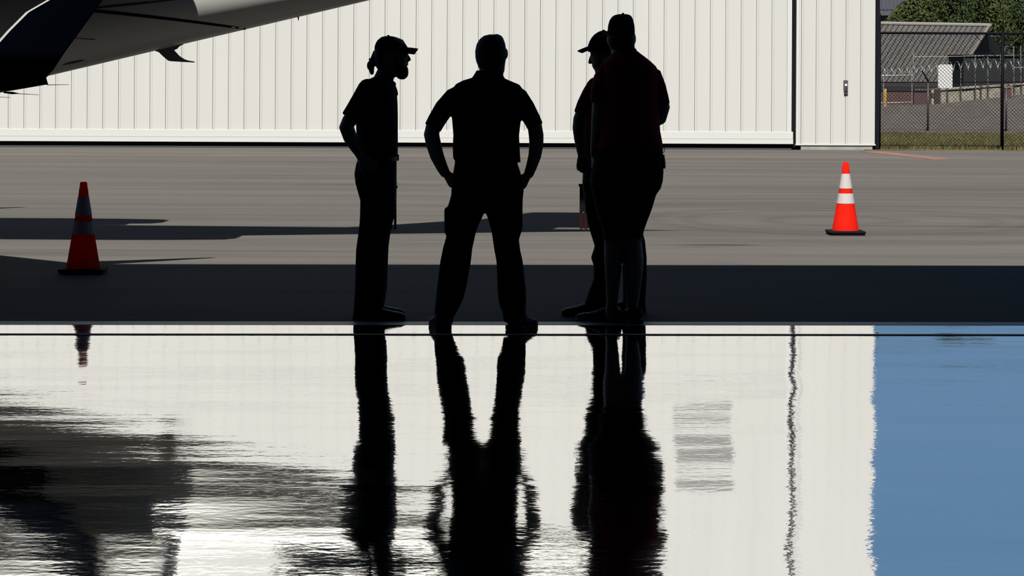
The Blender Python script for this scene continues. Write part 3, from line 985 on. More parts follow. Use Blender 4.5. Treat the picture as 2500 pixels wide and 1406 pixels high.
    obj('key_loop', g, M['dark_metal'], t)
    a = W(1490, 780, Y0); c = W(1545, 780, Y0)
    shoe(t, (a.x + 0.055, Y0 + 0.0, 0), (-0.92, 0.55, 0), 0.30, 0.10, 0.056, sole=M['sole_pale'])
    shoe(t, (c.x + 0.015, Y0 - 0.09, 0), (-0.22, 1, 0), 0.31, 0.105, 0.062, sole=M['sole_pale'])
    return t


# ---- shorter man facing left, half hidden behind the tall one
def short_man():
    Y0 = G(1480, 767).y
    org = Vector((W(1480, 770, Y0).x, Y0, 0))
    t = thing('person', org, 'man in cap and red shirt facing left, half hidden behind the tall man', 'person', 'men talking at the hangar door')
    b = Geo()
    b.slices([(80, 1462, 1488, 0.05), (88, 1450, 1498, 0.068), (100, 1442, 1504, 0.076), (115, 1440, 1506, 0.079), (128, 1440, 1506, 0.079), (134, 1442, 1505, 0.078), (142, 1442, 1504, 0.076), (150, 1443, 1503, 0.074), (158, 1446, 1501, 0.071),
              (166, 1450, 1498, 0.066), (174, 1452, 1493, 0.058), (181, 1457, 1486, 0.045), (184, 1463, 1480, 0.03)], Y0)
    b.tube([W(1444, 136, Y0), W(1441.5, 145, Y0), W(1440, 152.5, Y0)], [0.009, 0.011, 0.012], n=10)
    b.tube([W(1447.5, 160.5, Y0 - 0.02), W(1446.8, 161, Y0), W(1447.5, 160.5, Y0 + 0.02)], [0.004, 0.006, 0.004], n=8)
    b.tube([W(1450.5, 166, Y0 - 0.02), W(1449.8, 166.5, Y0), W(1450.5, 166, Y0 + 0.02)], [0.004, 0.006, 0.004], n=8)
    b.ball(W(1457, 178, Y0), (0.012, 0.022, 0.012), 10, 7)
    for sg in (-1, 1):
        b.ball(W(1446, 134, Y0 + sg * 0.032), (0.012, 0.014, 0.011), 10, 7)
        b.ball(W(1481, 145, Y0 + sg * 0.08), (0.018, 0.009, 0.030), 10, 8)
    b.tube([W(1482, 168, Y0), W(1484, 186, Y0), W(1486, 210, Y0)], [0.058, 0.062, 0.08], n=16)
    b.slices([(206, 1458, 1508, 0.11), (225, 1446, 1518, 0.155), (300, 1424, 1530, 0.16), (380, 1430, 1526, 0.165), (430, 1432, 1524, 0.165), (460, 1436, 1520, 0.16)], Y0)
    b.tube([W(1470, 450, Y0 - 0.1), W(1472, 600, Y0 - 0.1), W(1462, 745, Y0 - 0.1)], [0.075, 0.05, 0.04], n=14)
    b.tube([W(1520, 450, Y0 + 0.1), W(1548, 600, Y0 + 0.1), W(1553, 745, Y0 + 0.1)], [0.075, 0.05, 0.04], n=14)
    for sg in (-1, 1):
        yo = sg * 0.205
        k = 0 if sg < 0 else 8
        b.tube([W(1450 + k, 226, Y0 + yo * 0.95), W(1430 + k, 255, Y0 + yo * 1.06), W(1416.5 + k, 292, Y0 + yo * 1.08), W(1414.5 + k, 312, Y0 + yo * 1.06), W(1417.5 + k, 340, Y0 + yo), W(1420 + k, 366, Y0 + yo * 0.95), W(1421 + k, 378, Y0 + yo * 0.93)],
               [0.044, 0.047, 0.046, 0.045, 0.042, 0.034, 0.028], n=16)
        hand(b, W(1420.5 + k, 379, Y0 + yo * 0.93), (-0.03, 0, -1), (0.2, -sg, 0), 1 if sg < 0 else -1, 0.4, 0.85)
    obj('body', b, M['skin'], t, voxel=0.0055, soft=2, ratio=0.5)
    cap(t, [(75, 1467, 1481, 0.02), (78, 1460, 1489, 0.04), (84, 1451, 1497, 0.06), (92, 1444, 1502, 0.072), (101, 1439, 1505, 0.08), (110, 1435.5, 1507, 0.083), (119, 1434, 1507.5, 0.084), (127, 1435, 1507.5, 0.084)], Y0, M['black_cloth'],
        brim=(W(1437, 113.5, Y0), (-1, 0, -0.36), 0.078, 0.074, 0.004, 0.020), button=W(1474, 74.5, Y0))
    g = Geo()
    g.slices([(126, 1490, 1507.5, 0.079), (138, 1492, 1507, 0.078), (152, 1494, 1504, 0.07), (164, 1494, 1501, 0.05)], Y0)
    obj('hair', g, M['hair'], t, voxel=0.005, soft=2)
    g = Geo()
    g.slices([(188, 1462, 1500, 0.085), (195, 1449, 1514, 0.13), (204, 1441, 1522, 0.175), (216, 1434, 1528, 0.205), (235, 1428, 1532, 0.21), (260, 1420, 1534, 0.205), (290, 1415, 1536, 0.195), (320, 1412, 1537, 0.19), (350, 1412, 1536, 0.185), (380, 1416, 1533, 0.18), (402, 1424, 1530, 0.176)], Y0)
    for sg in (-1, 1):
        yo = sg * 0.2
        k = 0 if sg < 0 else 8
        g.tube([W(1454 + k, 210, Y0 + yo * 0.9), W(1443 + k, 232, Y0 + yo), W(1430 + k, 256, Y0 + yo * 1.06), W(1420.5 + k, 280, Y0 + yo * 1.08)], [0.058, 0.062, 0.058, 0.055], n=16, round_ends=False, round_start=True)
    sh = obj('shirt', g, M['red_cloth'], t, voxel=0.007, soft=2)
    g = Geo()
    g.slices([(183, 1466, 1502, 0.075), (188, 1460, 1504, 0.084), (194, 1452, 1508, 0.1)], Y0)
    obj('collar', g, M['red_cloth'], sh, voxel=0.006, soft=2)
    g = Geo()
    g.slices([(396, 1425, 1529, 0.172), (420, 1423, 1529, 0.182), (445, 1421.5, 1530, 0.188), (470, 1424, 1530, 0.186), (490, 1426, 1530, 0.18)], Y0)
    g.slices([(440, 1421.5, 1505, 0.09, -0.1), (500, 1427, 1502, 0.095, -0.1), (540, 1433, 1500, 0.09, -0.1), (565, 1440, 1498, 0.086, -0.1), (598, 1450.5, 1497, 0.082, -0.1), (612, 1446, 1494, 0.082, -0.1), (626, 1441.5, 1492, 0.082, -0.1), (645, 1448, 1490, 0.08, -0.1),
              (677, 1447.5, 1488, 0.078, -0.1), (705, 1437, 1486, 0.078, -0.1), (736, 1426, 1484, 0.078, -0.1), (752, 1424, 1482, 0.075, -0.1)], Y0)
    g.slices([(440, 1470, 1531, 0.09, 0.1), (500, 1490, 1550, 0.093, 0.1), (560, 1508, 1569, 0.088, 0.1), (591, 1515, 1577, 0.084, 0.1), (632, 1520, 1581, 0.082, 0.1), (681, 1522, 1581, 0.08, 0.1), (732, 1522, 1578.5, 0.078, 0.1), (752, 1522, 1575, 0.075, 0.1)], Y0)
    obj('trousers', g, M['trouser'], t, voxel=0.008, soft=2)
    shoe(t, (W(1482, 770, Y0).x, Y0 - 0.1, 0), (-1, -0.03, 0), 0.296, 0.115, 0.052, boot=0.1)
    shoe(t, (W(1578, 770, Y0).x, Y0 + 0.1, 0), (-1, 0.05, 0), 0.296, 0.115, 0.052, boot=0.1)
    return t


left_man()
middle_man()
tall_man()
short_man()

# ------------------------------------------------------------------ traffic cones
def cone(px, py, label, turn=0.0):
    p = G(px, py)
    t = thing('traffic_cone', p, label, 'traffic cone', 'traffic cones on the apron')
    H = 0.70
    zb = 0.035
    r0, r1 = 0.128, 0.028

    def r(z):
        return r0 + (r1 - r0) * (z - zb) / (H - 0.04 - zb)

    def shell(z0, z1, grow=0.0, extra=None, n=32):
        prof = extra or [(r(z0) + grow, z0), (r(z1) + grow, z1)]
        g = Geo()
        g.rings([[p + Vector((rr * math.cos(2 * PI * j / n), rr * math.sin(2 * PI * j / n), z)) for j in range(n)] for rr, z in prof], cap=False)
        return g
    zs = H * 0.965
    obj('body', shell(0, 0, extra=[(r0 + 0.006, zb - 0.005), (r0, zb + 0.012), (r(0.3), 0.3), (r(0.52), 0.52), (r(0.60) + 0.001, 0.60), (r(0.62), 0.645), (0.030, 0.66), (0.028, 0.69), (0.022, 0.70), (0.016, 0.70), (0.002, 0.699)]), M['cone'], t, smooth=True)
    obj('reflective_band', shell(0, 0, extra=[(r(0.30) - 0.004, 0.30), (r(0.30) + 0.003, 0.301), (r(0.398) + 0.003, 0.397), (r(0.398) - 0.004, 0.398)]), M['cone_white'], t, label='lower white reflective band')
    obj('reflective_band', shell(0, 0, extra=[(r(0.445) - 0.004, 0.445), (r(0.445) + 0.003, 0.446), (r(0.588) + 0.003, 0.587), (r(0.588) - 0.004, 0.588)]), M['cone_white'], t, label='upper white reflective band')
    g = Geo()
    pl = []
    hw = 0.176
    for qx, qy in ((1, 1), (-1, 1), (-1, -1), (1, -1)):
        for k in range(4):
            a = math.atan2(qy, qx) - PI / 4 + k * PI / 6
            pl.append((qx * (hw - 0.03) + 0.03 * math.cos(a), qy * (hw - 0.03) + 0.03 * math.sin(a)))
    RM = Matrix.Translation(p) @ Matrix.Rotation(turn, 4, 'Z')
    n = len(pl)
    R = []
    for sc, z in ((0.93, 0.003), (0.94, 0.008), (1.0, 0.026), (0.985, 0.036), (0.80, 0.040)):
        R.append([RM @ Vector((x * sc, y * sc, z)) for x, y in pl])
    g.rings(R)
    obj('base', g, M['rubber'], t, label='black square rubber base')


cone(203, 666, 'red traffic cone at the left, dark in the shade of the hangar', 0.05)
cone(2064, 572, 'bright orange traffic cone on the sunlit apron at the right', 0.03)

# ------------------------------------------------------------------ two slim marker posts far out on the apron
def marker(px, py, w, hgt, label):
    p = G(px, py)
    t = thing('marker_post', p, label, 'post', 'marker posts by the aircraft')
    g = Geo()
    for s in (-1, 1):
        g = Geo(); g.box(p.x + s * w * 0.32 - 0.012, p.x + s * w * 0.32 + 0.012, p.y - 0.012, p.y + 0.012, 0.0, hgt * 0.45)
        obj('leg', g, M['post_red'], t)
    g = Geo(); g.box(p.x - w / 2, p.x + w / 2, p.y - 0.02, p.y + 0.02, hgt * 0.38, hgt)
    obj('upright', g, M['post_black'], t)
    g = Geo(); g.box(p.x - w / 2 - 0.01, p.x + w / 2 + 0.01, p.y - 0.025, p.y + 0.025, hgt - 0.02, hgt + 0.005)
    obj('top_cap', g, M['post_black'], t)


marker(960, 558.5, 0.06, 0.42, 'slim dark post on the apron behind the bearded man')
marker(1424, 558.5, 0.075, 0.44, 'slim dark post with red legs behind the man in the red shirt')

# ------------------------------------------------------------------ the aircraft, nose to the left
AY = 21.9


def aircraft():
    p115, p900 = W(115, 186, AY), W(900, 1.0, AY)
    slope = (p900.z - p115.z) / (p900.x - p115.x)
    ZT = 2.85

    def belly(x):
        if x >= p115.x - 0.3:
            return p115.z + slope * (x - p115.x)
        zb0 = p115.z - slope * 0.3
        d = p115.x - 0.3 - x
        return max(zb0 - slope * d * 0.6, 1.36) if d < 0.6 else 1.36

    org = Vector((p115.x - 2.0, AY, 0))
    t = thing('aircraft', org, 'white business jet with navy winglet at the upper left of the picture', 'aircraft')
    xt = 1.5
    stations = []
    for i in range(61):
        x = -10.2 + (xt + 10.2) * i / 60
        zb, zt = belly(x), ZT
        if x < -7.4:
            k = min(1.0, (-7.4 - x) / 2.8)
            q = math.sqrt(max(0.0, 1 - k ** 1.8))
            zc = 2.05
            zt = zc + (ZT - zc) * (q * 0.97 + 0.03)
            zb = zc - (zc - zb) * (q * 0.97 + 0.03)
        stations.append((x, (zb + zt) / 2, (zt - zb) / 2))

    def sec(x):
        for a, b in zip(stations, stations[1:]):
            if a[0] <= x <= b[0]:
                k = (x - a[0]) / (b[0] - a[0])
                return a[1] + (b[1] - a[1]) * k, a[2] + (b[2] - a[2]) * k
        return stations[-1][1:]

    n = 48
    g = Geo()
    g.rings([[Vector((x, AY + r * math.cos(2 * PI * j / n), zc + r * math.sin(2 * PI * j / n))) for j in range(n)] for x, zc, r in stations])
    fu = obj('fuselage', g, M['plane_white'], t, smooth=True)

    def on_skin(px, py, out=0.004):
        """near-side skin point seen at a frame position"""
        Y = AY
        for _ in range(12):
            p = W(px, py, Y)
            zc, r = sec(p.x)
            dz = max(-0.999 * r, min(0.999 * r, p.z - zc))
            Y = AY - math.sqrt(r * r - dz * dz) - out
        return W(px, py, Y)

    def band(name, line, m):
        g = Geo()
        a = [on_skin(x, y - w / 2) for x, y, w in line]
        b = [on_skin(x, y + w / 2) for x, y, w in line]
        a2 = [on_skin(x, y - w / 2, -0.01) for x, y, w in line]
        b2 = [on_skin(x, y + w / 2, -0.01) for x, y, w in line]
        k = len(a)
        v = a + b + a2 + b2
        f = []
        for i in range(k - 1):
            f += [(i, i + 1, k + i + 1, k + i), (2 * k + i, 3 * k + i, 3 * k + i + 1, 2 * k + i + 1), (i, 2 * k + i, 2 * k + i + 1, i + 1), (k + i, k + i + 1, 3 * k + i + 1, 3 * k + i)]
        f += [(0, k, 3 * k, 2 * k), (k - 1, 3 * k - 1, 4 * k - 1, 2 * k - 1)]
        g.add(v, f)
        return obj(name, g, m, fu)

    L1 = [(120 + 480 * i / 24, 16 + (70.5 - 16) * i / 24 - 3.0 * math.sin(PI * i / 24), 8.0 - 2.5 * i / 24) for i in range(25)]
    band('cheat_line', L1, M['plane_navy'])
    L2 = [(150 + 290 * i / 14, 28 - 30 * i / 14, 1.0 + 4.0 * math.sin(PI * i / 14)) for i in range(15)]
    band('pinstripe', L2, M['dark_metal'])
    band('vent_slot', [(154 + 52 * i / 8, 158 - 11 * i / 8, 1.5 + 4 * math.sin(PI * i / 8)) for i in range(9)], M['dark_metal'])
    band('panel_line', [(120 + 112 * i / 8, 89 + 8 * i / 8, 1.2) for i in range(9)], M['dark_metal'])
    # blade aerial under the belly
    poly = [(372, 122), (388, 127.5), (400, 139), (411, 148.2), (418, 149.6), (445, 151.2), (474, 152.6), (476, 151), (471, 149.5), (461, 148), (450, 144.5), (438, 136.5), (425, 122.5), (432, 119.5), (438, 113), (448, 108), (420, 100)]
    pts = [W(a, b, AY) for a, b in poly]
    g = Geo(); g.prism([(p.x, p.z) for p in pts], AY - 0.014, AY + 0.014)
    obj('blade_aerial', g, M['aerial_grey'], t)
    a = W(728, 40, AY)
    g = Geo(); g.tube([a, W(728.5, 49, AY)], [0.008, 0.004], n=8)
    obj('drain_mast', g, M['dark_metal'], t)

    # engine pods high on the rear fuselage: the near one shades the side below it
    xe0 = W(440, 0, AY - 0.6).x
    for sg in (-1, 1):
        xe = xe0 - (1.0 if sg > 0 else 0.0)
        yc, zc, re = AY + sg * 1.12, 2.64, 0.34
        g = Geo()
        R = []
        for dx, k in ((-2.35, 0.80), (-2.30, 0.90), (-2.0, 1.0), (-1.0, 1.02), (-0.5, 0.95), (-0.1, 0.80), (0.0, 0.74)):
            R.append([Vector((xe + dx, yc + re * k * math.cos(2 * PI * j / 28), zc + re * k * math.sin(2 * PI * j / 28))) for j in range(28)])
        g.rings(R)
        en = obj('engine_pod', g, M['plane_white'], t, smooth=True)
        g = Geo()
        g.rings([[Vector((xe + 0.01 + d, yc + rr * math.cos(2 * PI * j / 24), zc + rr * math.sin(2 * PI * j / 24))) for j in range(24)] for d, rr in ((-0.1, 0.22), (0.02, 0.2), (0.05, 0.17))])
        obj('exhaust', g, M['dark_metal'], en, smooth=True)
        g = Geo(); g.box(xe - 1.9, xe - 0.25, min(yc, AY + sg * 0.55), max(yc, AY + sg * 0.55), zc - 0.05, zc + 0.05)
        obj('pylon', g, M['plane_white'], t)
    # swept fin with a small tailplane on top
    zf = 4.75
    g = Geo()

    def foil(x0, x1, z, th, y=AY):
        c = x1 - x0
        o = []
        for j in range(16):
            a = 2 * PI * j / 16
            s = 0.5 - 0.5 * math.cos(a)
            o.append(Vector((x0 + c * s, y + math.sin(a) * th * c * (1 - 0.55 * s), z)))
        return o
    g.rings([foil(-2.3, 0.1, 2.7, 0.05), foil(-1.75, 0.15, 3.3, 0.05), foil(-0.85, 0.45, zf, 0.05)])
    obj('fin', g, M['plane_navy'], t, smooth=True)
    for sg in (-1, 1):
        g = Geo()

        def hfoil(x0, x1, y, z, th):
            c = x1 - x0
            return [Vector((x0 + c * (0.5 - 0.5 * math.cos(2 * PI * j / 16)), y, z + math.sin(2 * PI * j / 16) * th * c)) for j in range(16)]
        g.rings([hfoil(-0.80, 0.45, AY, zf - 0.02, 0.05), hfoil(-0.25, 0.45, AY + sg * 1.25, zf + 0.02, 0.05)])
        obj('tailplane', g, M['plane_white'], t, smooth=True)

    # wings: swept back to the tip, tip turned up into a winglet
    TY = 18.45
    for sg in (-1, 1):
        def mir(p):
            return Vector((p.x - 3.0, AY + (AY - p.y), p.z)) if sg > 0 else p
        tip_te = W(118, 207, TY)
        g = Geo()
        R = []
        for k in range(9):
            a = k / 8
            y = AY - 0.3 + (TY - AY + 0.3) * a
            te_x = -6.2 + (tip_te.x + 6.2) * a
            ch = 2.3 + (0.86 - 2.3) * a
            z = 1.05 + (tip_te.z + 0.005 - 1.05) * a
            ring = []
            for j in range(20):
                th = 2 * PI * j / 20
                s = 0.5 - 0.5 * math.cos(th)
                ring.append(mir(Vector((te_x - ch + ch * s, y, z + math.sin(th) * 0.07 * ch * (1 - 0.75 * s)))))
            R.append(ring)
        g.rings(R)
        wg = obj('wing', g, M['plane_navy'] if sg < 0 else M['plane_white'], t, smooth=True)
        # winglet sections: (leading px, trailing px, py)
        secs = [(-120, 118, 207), (-112, 113, 190), (-70, 132, 168), (-28, 158, 128), (18, 196, 76), (64, 229, 40 - 10), (116, 251, 0), (196, 294, -62), (262, 330, -112), (312, 356, -150), (340, 366, -172)]
        g = Geo(); le = []
        R = []
        for i, (xl, xr, py) in enumerate(secs):
            yy = TY - 0.02 - 0.10 * max(0, i - 1) / 9
            a, b = W(xl, py, yy), W(xr, py, yy)
            c = b.x - a.x
            ring = []
            for j in range(20):
                th = 2 * PI * j / 20
                s = 0.5 - 0.5 * math.cos(th)
                ring.append(mir(Vector((a.x + c * s, yy + math.sin(th) * 0.045 * c * (1 - 0.7 * s), a.z + (b.z - a.z) * s))))
            R.append(ring)
            le.append((a, c, yy))
        g.rings(R)
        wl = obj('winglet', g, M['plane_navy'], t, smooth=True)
        # bright leading edge strip: a thin sleeve over the nose of the winglet
        g = Geo()
        R = []
        for a, c, yy in le[2:]:
            R.append([mir(Vector((a.x - 0.004 + 0.030 * math.sin(v), yy + 0.024 * w, a.z))) for v, w in ((0.0, 0.0), (0.35, -0.55), (1.2, -1.0), (1.2, 1.0), (0.35, 0.55))])
        g.rings(R)
        obj('leading_edge', g, M['bare_metal'], wl, label='bright bare metal leading edge')
        # static wicks trailing from the tip
        if sg < 0:
            for (x0, y0, x1, y1, dy) in ((116, 207.2, 168, 206.5, 0.0), (42, 228.5, 95, 231.5, 0.35), (-20, 236, 25, 238, 0.6)):
                g = Geo(); g.tube([W(x0, y0, TY + dy), W(x1, y1, TY + dy)], [0.0028, 0.0016], n=6)
                obj('static_wick', g, M['dark_metal'], wg)
            g = Geo(); g.tube([W(10, 225.5, TY + 0.35), W(30, 227, TY + 0.35), W(44, 228, TY + 0.35)], [0.006, 0.010, 0.003], n=8)
            obj('hinge_fairing', g, M['plane_navy'], wg)
    # wheels
    for gx, gy, rr in ((-8.9, AY, 0.20), (-5.6, AY - 1.3, 0.24), (-5.6, AY + 1.3, 0.24)):
        g = Geo(); g.tube([(gx, gy, rr), (gx, gy, 1.45)], [0.05, 0.06], n=12)
        ld = obj('landing_gear', g, M['bare_metal'], t, smooth=True)
        g = Geo()
        g.rings([[Vector((gx + k * math.cos(2 * PI * j / 24), gy + y, rr + k * math.sin(2 * PI * j / 24))) for j in range(24)] for y, k in ((-0.11, rr * 0.6), (-0.10, rr * 0.85), (-0.06, rr), (0.06, rr), (0.10, rr * 0.85), (0.11, rr * 0.6))])
        obj('wheel', g, M['rubber'], ld, smooth=True)
    return t


aircraft()

# ------------------------------------------------------------------ right-hand background: fence, grass, yard, buildings, trees
FY = WB.y + 0.5            # depth of the black fence
def fx(px, py, Y):
    return W(px, py, Y).x

# grass strip and gravel yard
gx0 = W(2146, 367, FY).x
g = Geo()
GN = G(2300, 328).y
g.add([(gx0 - 0.3, FY - 0.3, 0.012), (40, FY - 0.3 + (40 - gx0) * 0.02, 0.012), (40, GN, 0.03), (gx0 - 4, GN, 0.03), (gx0 - 0.3, FY - 0.3, -0.2), (40, FY - 0.3, -0.2), (40, GN, -0.2), (gx0 - 4, GN, -0.2)],
      [(0, 1, 2, 3), (7, 6, 5, 4), (0, 4, 5, 1), (1, 5, 6, 2), (2, 6, 7, 3), (3, 7, 4, 0)])
tag(obj('ground_grass', g, M['grass']), 'dry green grass verge under the chain link fence', 'grass', kind='structure')
g = Geo()
rnd = random.Random(3)
for i in range(9000):
    y = rnd.uniform(FY - 0.25, GN)
    x = rnd.uniform(gx0 + (0.0 if y < FY + 0.6 else -1.0), 12.6)
    h = rnd.uniform(0.03, 0.085)
    a = rnd.uniform(0, PI)
    dx, dy = 0.02 * math.cos(a), 0.02 * math.sin(a)
    lx, ly = rnd.uniform(-0.03, 0.03), rnd.uniform(-0.03, 0.03)
    b = len(g.v)
    g.v += [(x - dx, y - dy, 0.0), (x + dx, y + dy, 0.0), (x + lx, y + ly, 0.03 + h)]
    g.f.append((b, b + 1, b + 2))
me = bpy.data.meshes.new('grass'); me.from_pydata(g.v, [], g.f); me.materials.append(M['blade'])
o = bpy.data.objects.new('grass', me); COL.objects.link(o)
tag(o, 'short grass blades growing along the fence foot', 'grass', kind='stuff')
YW = 80.0                  # depth of the stone wall
zl, zr = W(2275, 257, YW).z, W(2500, 231, YW).z
xl_, xr_ = W(2275, 257, YW).x, W(2500, 231, YW).x

def yard_z(x):
    return zl + (zr - zl) * (x - xl_) / (xr_ - xl_) if x > xl_ else zl - 0.005 * (xl_ - x)
g = Geo()
cols = [gx0 - 6, W(2146, 257, YW).x, xl_, xr_, 40]
nv = len(cols)
rows = [(GN, 0.0), (GN + 6, 0.25), (YW, 1.0), (YW + 8, 1.25), (170, 1.6)]
v = []
for y, k in rows:
    for x in cols:
        v.append((x, y, 0.02 + yard_z(min(x, 20)) * k))
f = [(r * nv + c, r * nv + c + 1, (r + 1) * nv + c + 1, (r + 1) * nv + c) for r in range(len(rows) - 1) for c in range(nv - 1)]
g.add(v, f)
tag(obj('ground_gravel', g, M['gravel']), 'brown gravel yard rising behind the fence', 'gravel', kind='structure')


def mesh_wire(x0, x1, z0, z1, y, cell, w, M4=None):
    """chain link: two sets of slanting wires, woven front and back"""
    g = Geo()
    H = z1 - z0
    k = int((x1 - x0 + H) / cell) + 1
    for i in range(-1, k + 1):
        for s in (0, 1):
            a = x0 - H + i * cell
            if s == 0:
                pa, pb = (a, z0), (a + H, z1)
            else:
                pa, pb = (a + H, z0), (a, z1)

            def clip(pa, pb):
                (xa, za), (xb, zb) = pa, pb
                if xa > xb:
                    r = clip(pb, pa)
                    return None if r is None else (r[1], r[0])
                if xb <= x0 or xa >= x1:
                    return None
                m = (zb - za) / (xb - xa)
                if xa < x0:
                    za += m * (x0 - xa); xa = x0
                if xb > x1:
                    zb -= m * (xb - x1); xb = x1
                return (xa, za), (xb, zb)
            r = clip(pa, pb)
            if r is None:
                continue
            (xa, za), (xb, zb) = r
            yy = y + (0.004 if s else -0.004)
            d = Vector((xb - xa, 0, zb - za))
            if d.length < 0.02:
                continue
            d.normalize()
            nn = Vector((-d.z, 0, d.x)) * w / 2
            A, B = Vector((xa, yy, za)), Vector((xb, yy, zb))
            o1 = Vector((0, w / 2, 0))
            vv = [A + nn, A + o1, A - nn, A - o1, B + nn, B + o1, B - nn, B - o1]
            g.add(vv, [(0, 1, 5, 4), (1, 2, 6, 5), (2, 3, 7, 6), (3, 0, 4, 7)])
    return g


# black chain link fence beside the white hangar
ft = thing('chain_link_fence', Vector((W(2300, 367, FY).x, FY, 0)), 'tall black chain link fence at the end of the white hangar', 'fence')
xa = X_END * DIRX.x + WB.x + 0.10
xq = W(2447, 220, FY).x
xe_ = W(2447, 220, FY).x + 3.1
zt = W(2300, 81, FY).z
for xp, w in ((xa + 0.02, 0.05), (xq, 0.068), (xe_, 0.068)):
    g = Geo(); g.tube([(xp, FY, 0), (xp, FY, zt + 0.02)], [w / 2, w / 2], n=12, round_ends=False)
    po = obj('post', g, M['fence_black'], ft, smooth=True)
    g = Geo(); g.tube([(xp, FY, zt + 0.02), (xp + 0.01, FY - 0.02, zt + 0.38)], [0.014, 0.008], n=8)
    obj('post_extension', g, M['fence_black'], po, smooth=True)
g = Geo(); g.tube([(xa, FY, zt), (xe_, FY, zt)], [0.024, 0.024], n=10)
obj('top_rail', g, M['fence_black'], ft, smooth=True)
g = Geo(); g.tube([(xa, FY, 0.09), (xe_, FY, 0.09)], [0.004, 0.004], n=6)
obj('tension_wire', g, M['fence_black'], ft)
for xb0, xb1 in ((xa + 0.02, xq), (xq, xe_)):
    o = obj('wire_mesh', mesh_wire(xb0, xb1, 0.07, zt, FY, 0.072, 0.0062), M['fence_black'], ft)
    o['kind'] = 'stuff'
g = Geo(); g.tube([(xq - 0.55, FY + 0.01, zt - 0.02), (xq - 0.05, FY + 0.01, zt - 0.55)], [0.008, 0.008], n=6)
obj('brace', g, M['fence_black'], ft)
# blank white sign wired to the back of the mesh
s0, s1 = W(2290, 215, FY + 0.02), W(2325.5, 157.5, FY + 0.02)
g = Geo()
rr = 0.035
pl = []
for cx_, cz_, a0 in ((s1.x - rr, s1.z - rr, 0), (s0.x + rr, s1.z - rr, 1), (s0.x + rr, s0.z + rr, 2), (s1.x - rr, s0.z + rr, 3)):
    for k in range(5):
        a = a0 * PI / 2 + k * PI / 8
        pl.append((cx_ + rr * math.cos(a), cz_ + rr * math.sin(a)))
g.prism(pl, FY + 0.016, FY + 0.022)
tag(obj('sign_plate', g, M['sign']), 'blank white sign with rounded corners hanging behind the fence mesh', 'sign')

# older low fence in the yard: dark posts, one with a slanting arm
Y2 = G(2266, 324).y
f2 = thing('yard_fence', Vector((W(2350, 324, Y2).x, Y2, 0)), 'dark old fence with leaning top arm in front of the gravel yard', 'fence')
zr2 = W(2300, 200.5, Y2).z
for px, top in ((2265.5, 200), (2456.5, 214)):
    xp = W(px, 260, Y2).x
    g = Geo(); g.tube([(xp, Y2, 0.0), (xp, Y2, W(px, top, Y2).z)], [0.024, 0.024], n=10, round_ends=False)
    obj('post', g, M['dark_metal'], f2, smooth=True)
a, b = W(2267, 200, Y2), W(2252, 173.5, Y2 - 0.1)
g = Geo(); g.tube([a, b], [0.022, 0.018], n=8)
obj('arm', g, M['fence_black'], f2, smooth=True)
g = Geo(); g.tube([W(2120, 201, Y2), W(2300, 201, Y2), W(2560, 200, Y2)], [0.013] * 3, n=8)
obj('top_rail', g, M['fence_black'], f2, smooth=True)
o = obj('wire_mesh', mesh_wire(W(2120, 201, Y2).x, W(2560, 200, Y2).x, 0.05, zr2, Y2, 0.085, 0.005), M['dark_metal'], f2)
o['kind'] = 'stuff'
c = W(2460, 240, Y2 + 0.05)
jb = thing('junction_box', Vector((c.x, c.y, c.z)), 'small rusty brown box on the dark yard fence post', 'box')
d_ = W(2470, 214, Y2 + 0.05)
e_ = W(2451, 240, Y2 + 0.05)
g = Geo(); g.box(e_.x, d_.x, c.y, c.y + 0.12, c.z, d_.z)
obj('body', g, mat('rusty_brown', (0.16, 0.065, 0.035), 0.85, noise=((14, 14, 14), 0.3, 4)), jb)
g = Geo(); g.box(e_.x - 0.02, d_.x + 0.02, c.y - 0.02, c.y + 0.14, d_.z, d_.z + 0.03)
obj('lid', g, M['pale_block'], jb)

# stone block wall
sw = thing('stone_wall', Vector(((xl_ + xr_) / 2, YW, 0)), 'low wall of pale rough stone blocks at the gravel edge', 'wall')
g = Geo()
bx0, bx1 = xl_ + 0.10, W(2560, 225, YW).x
zb0, zb1 = yard_z(bx0), yard_z(bx1)
tz0, tz1 = W(2290, 216, YW).z, W(2500, 203, YW).z

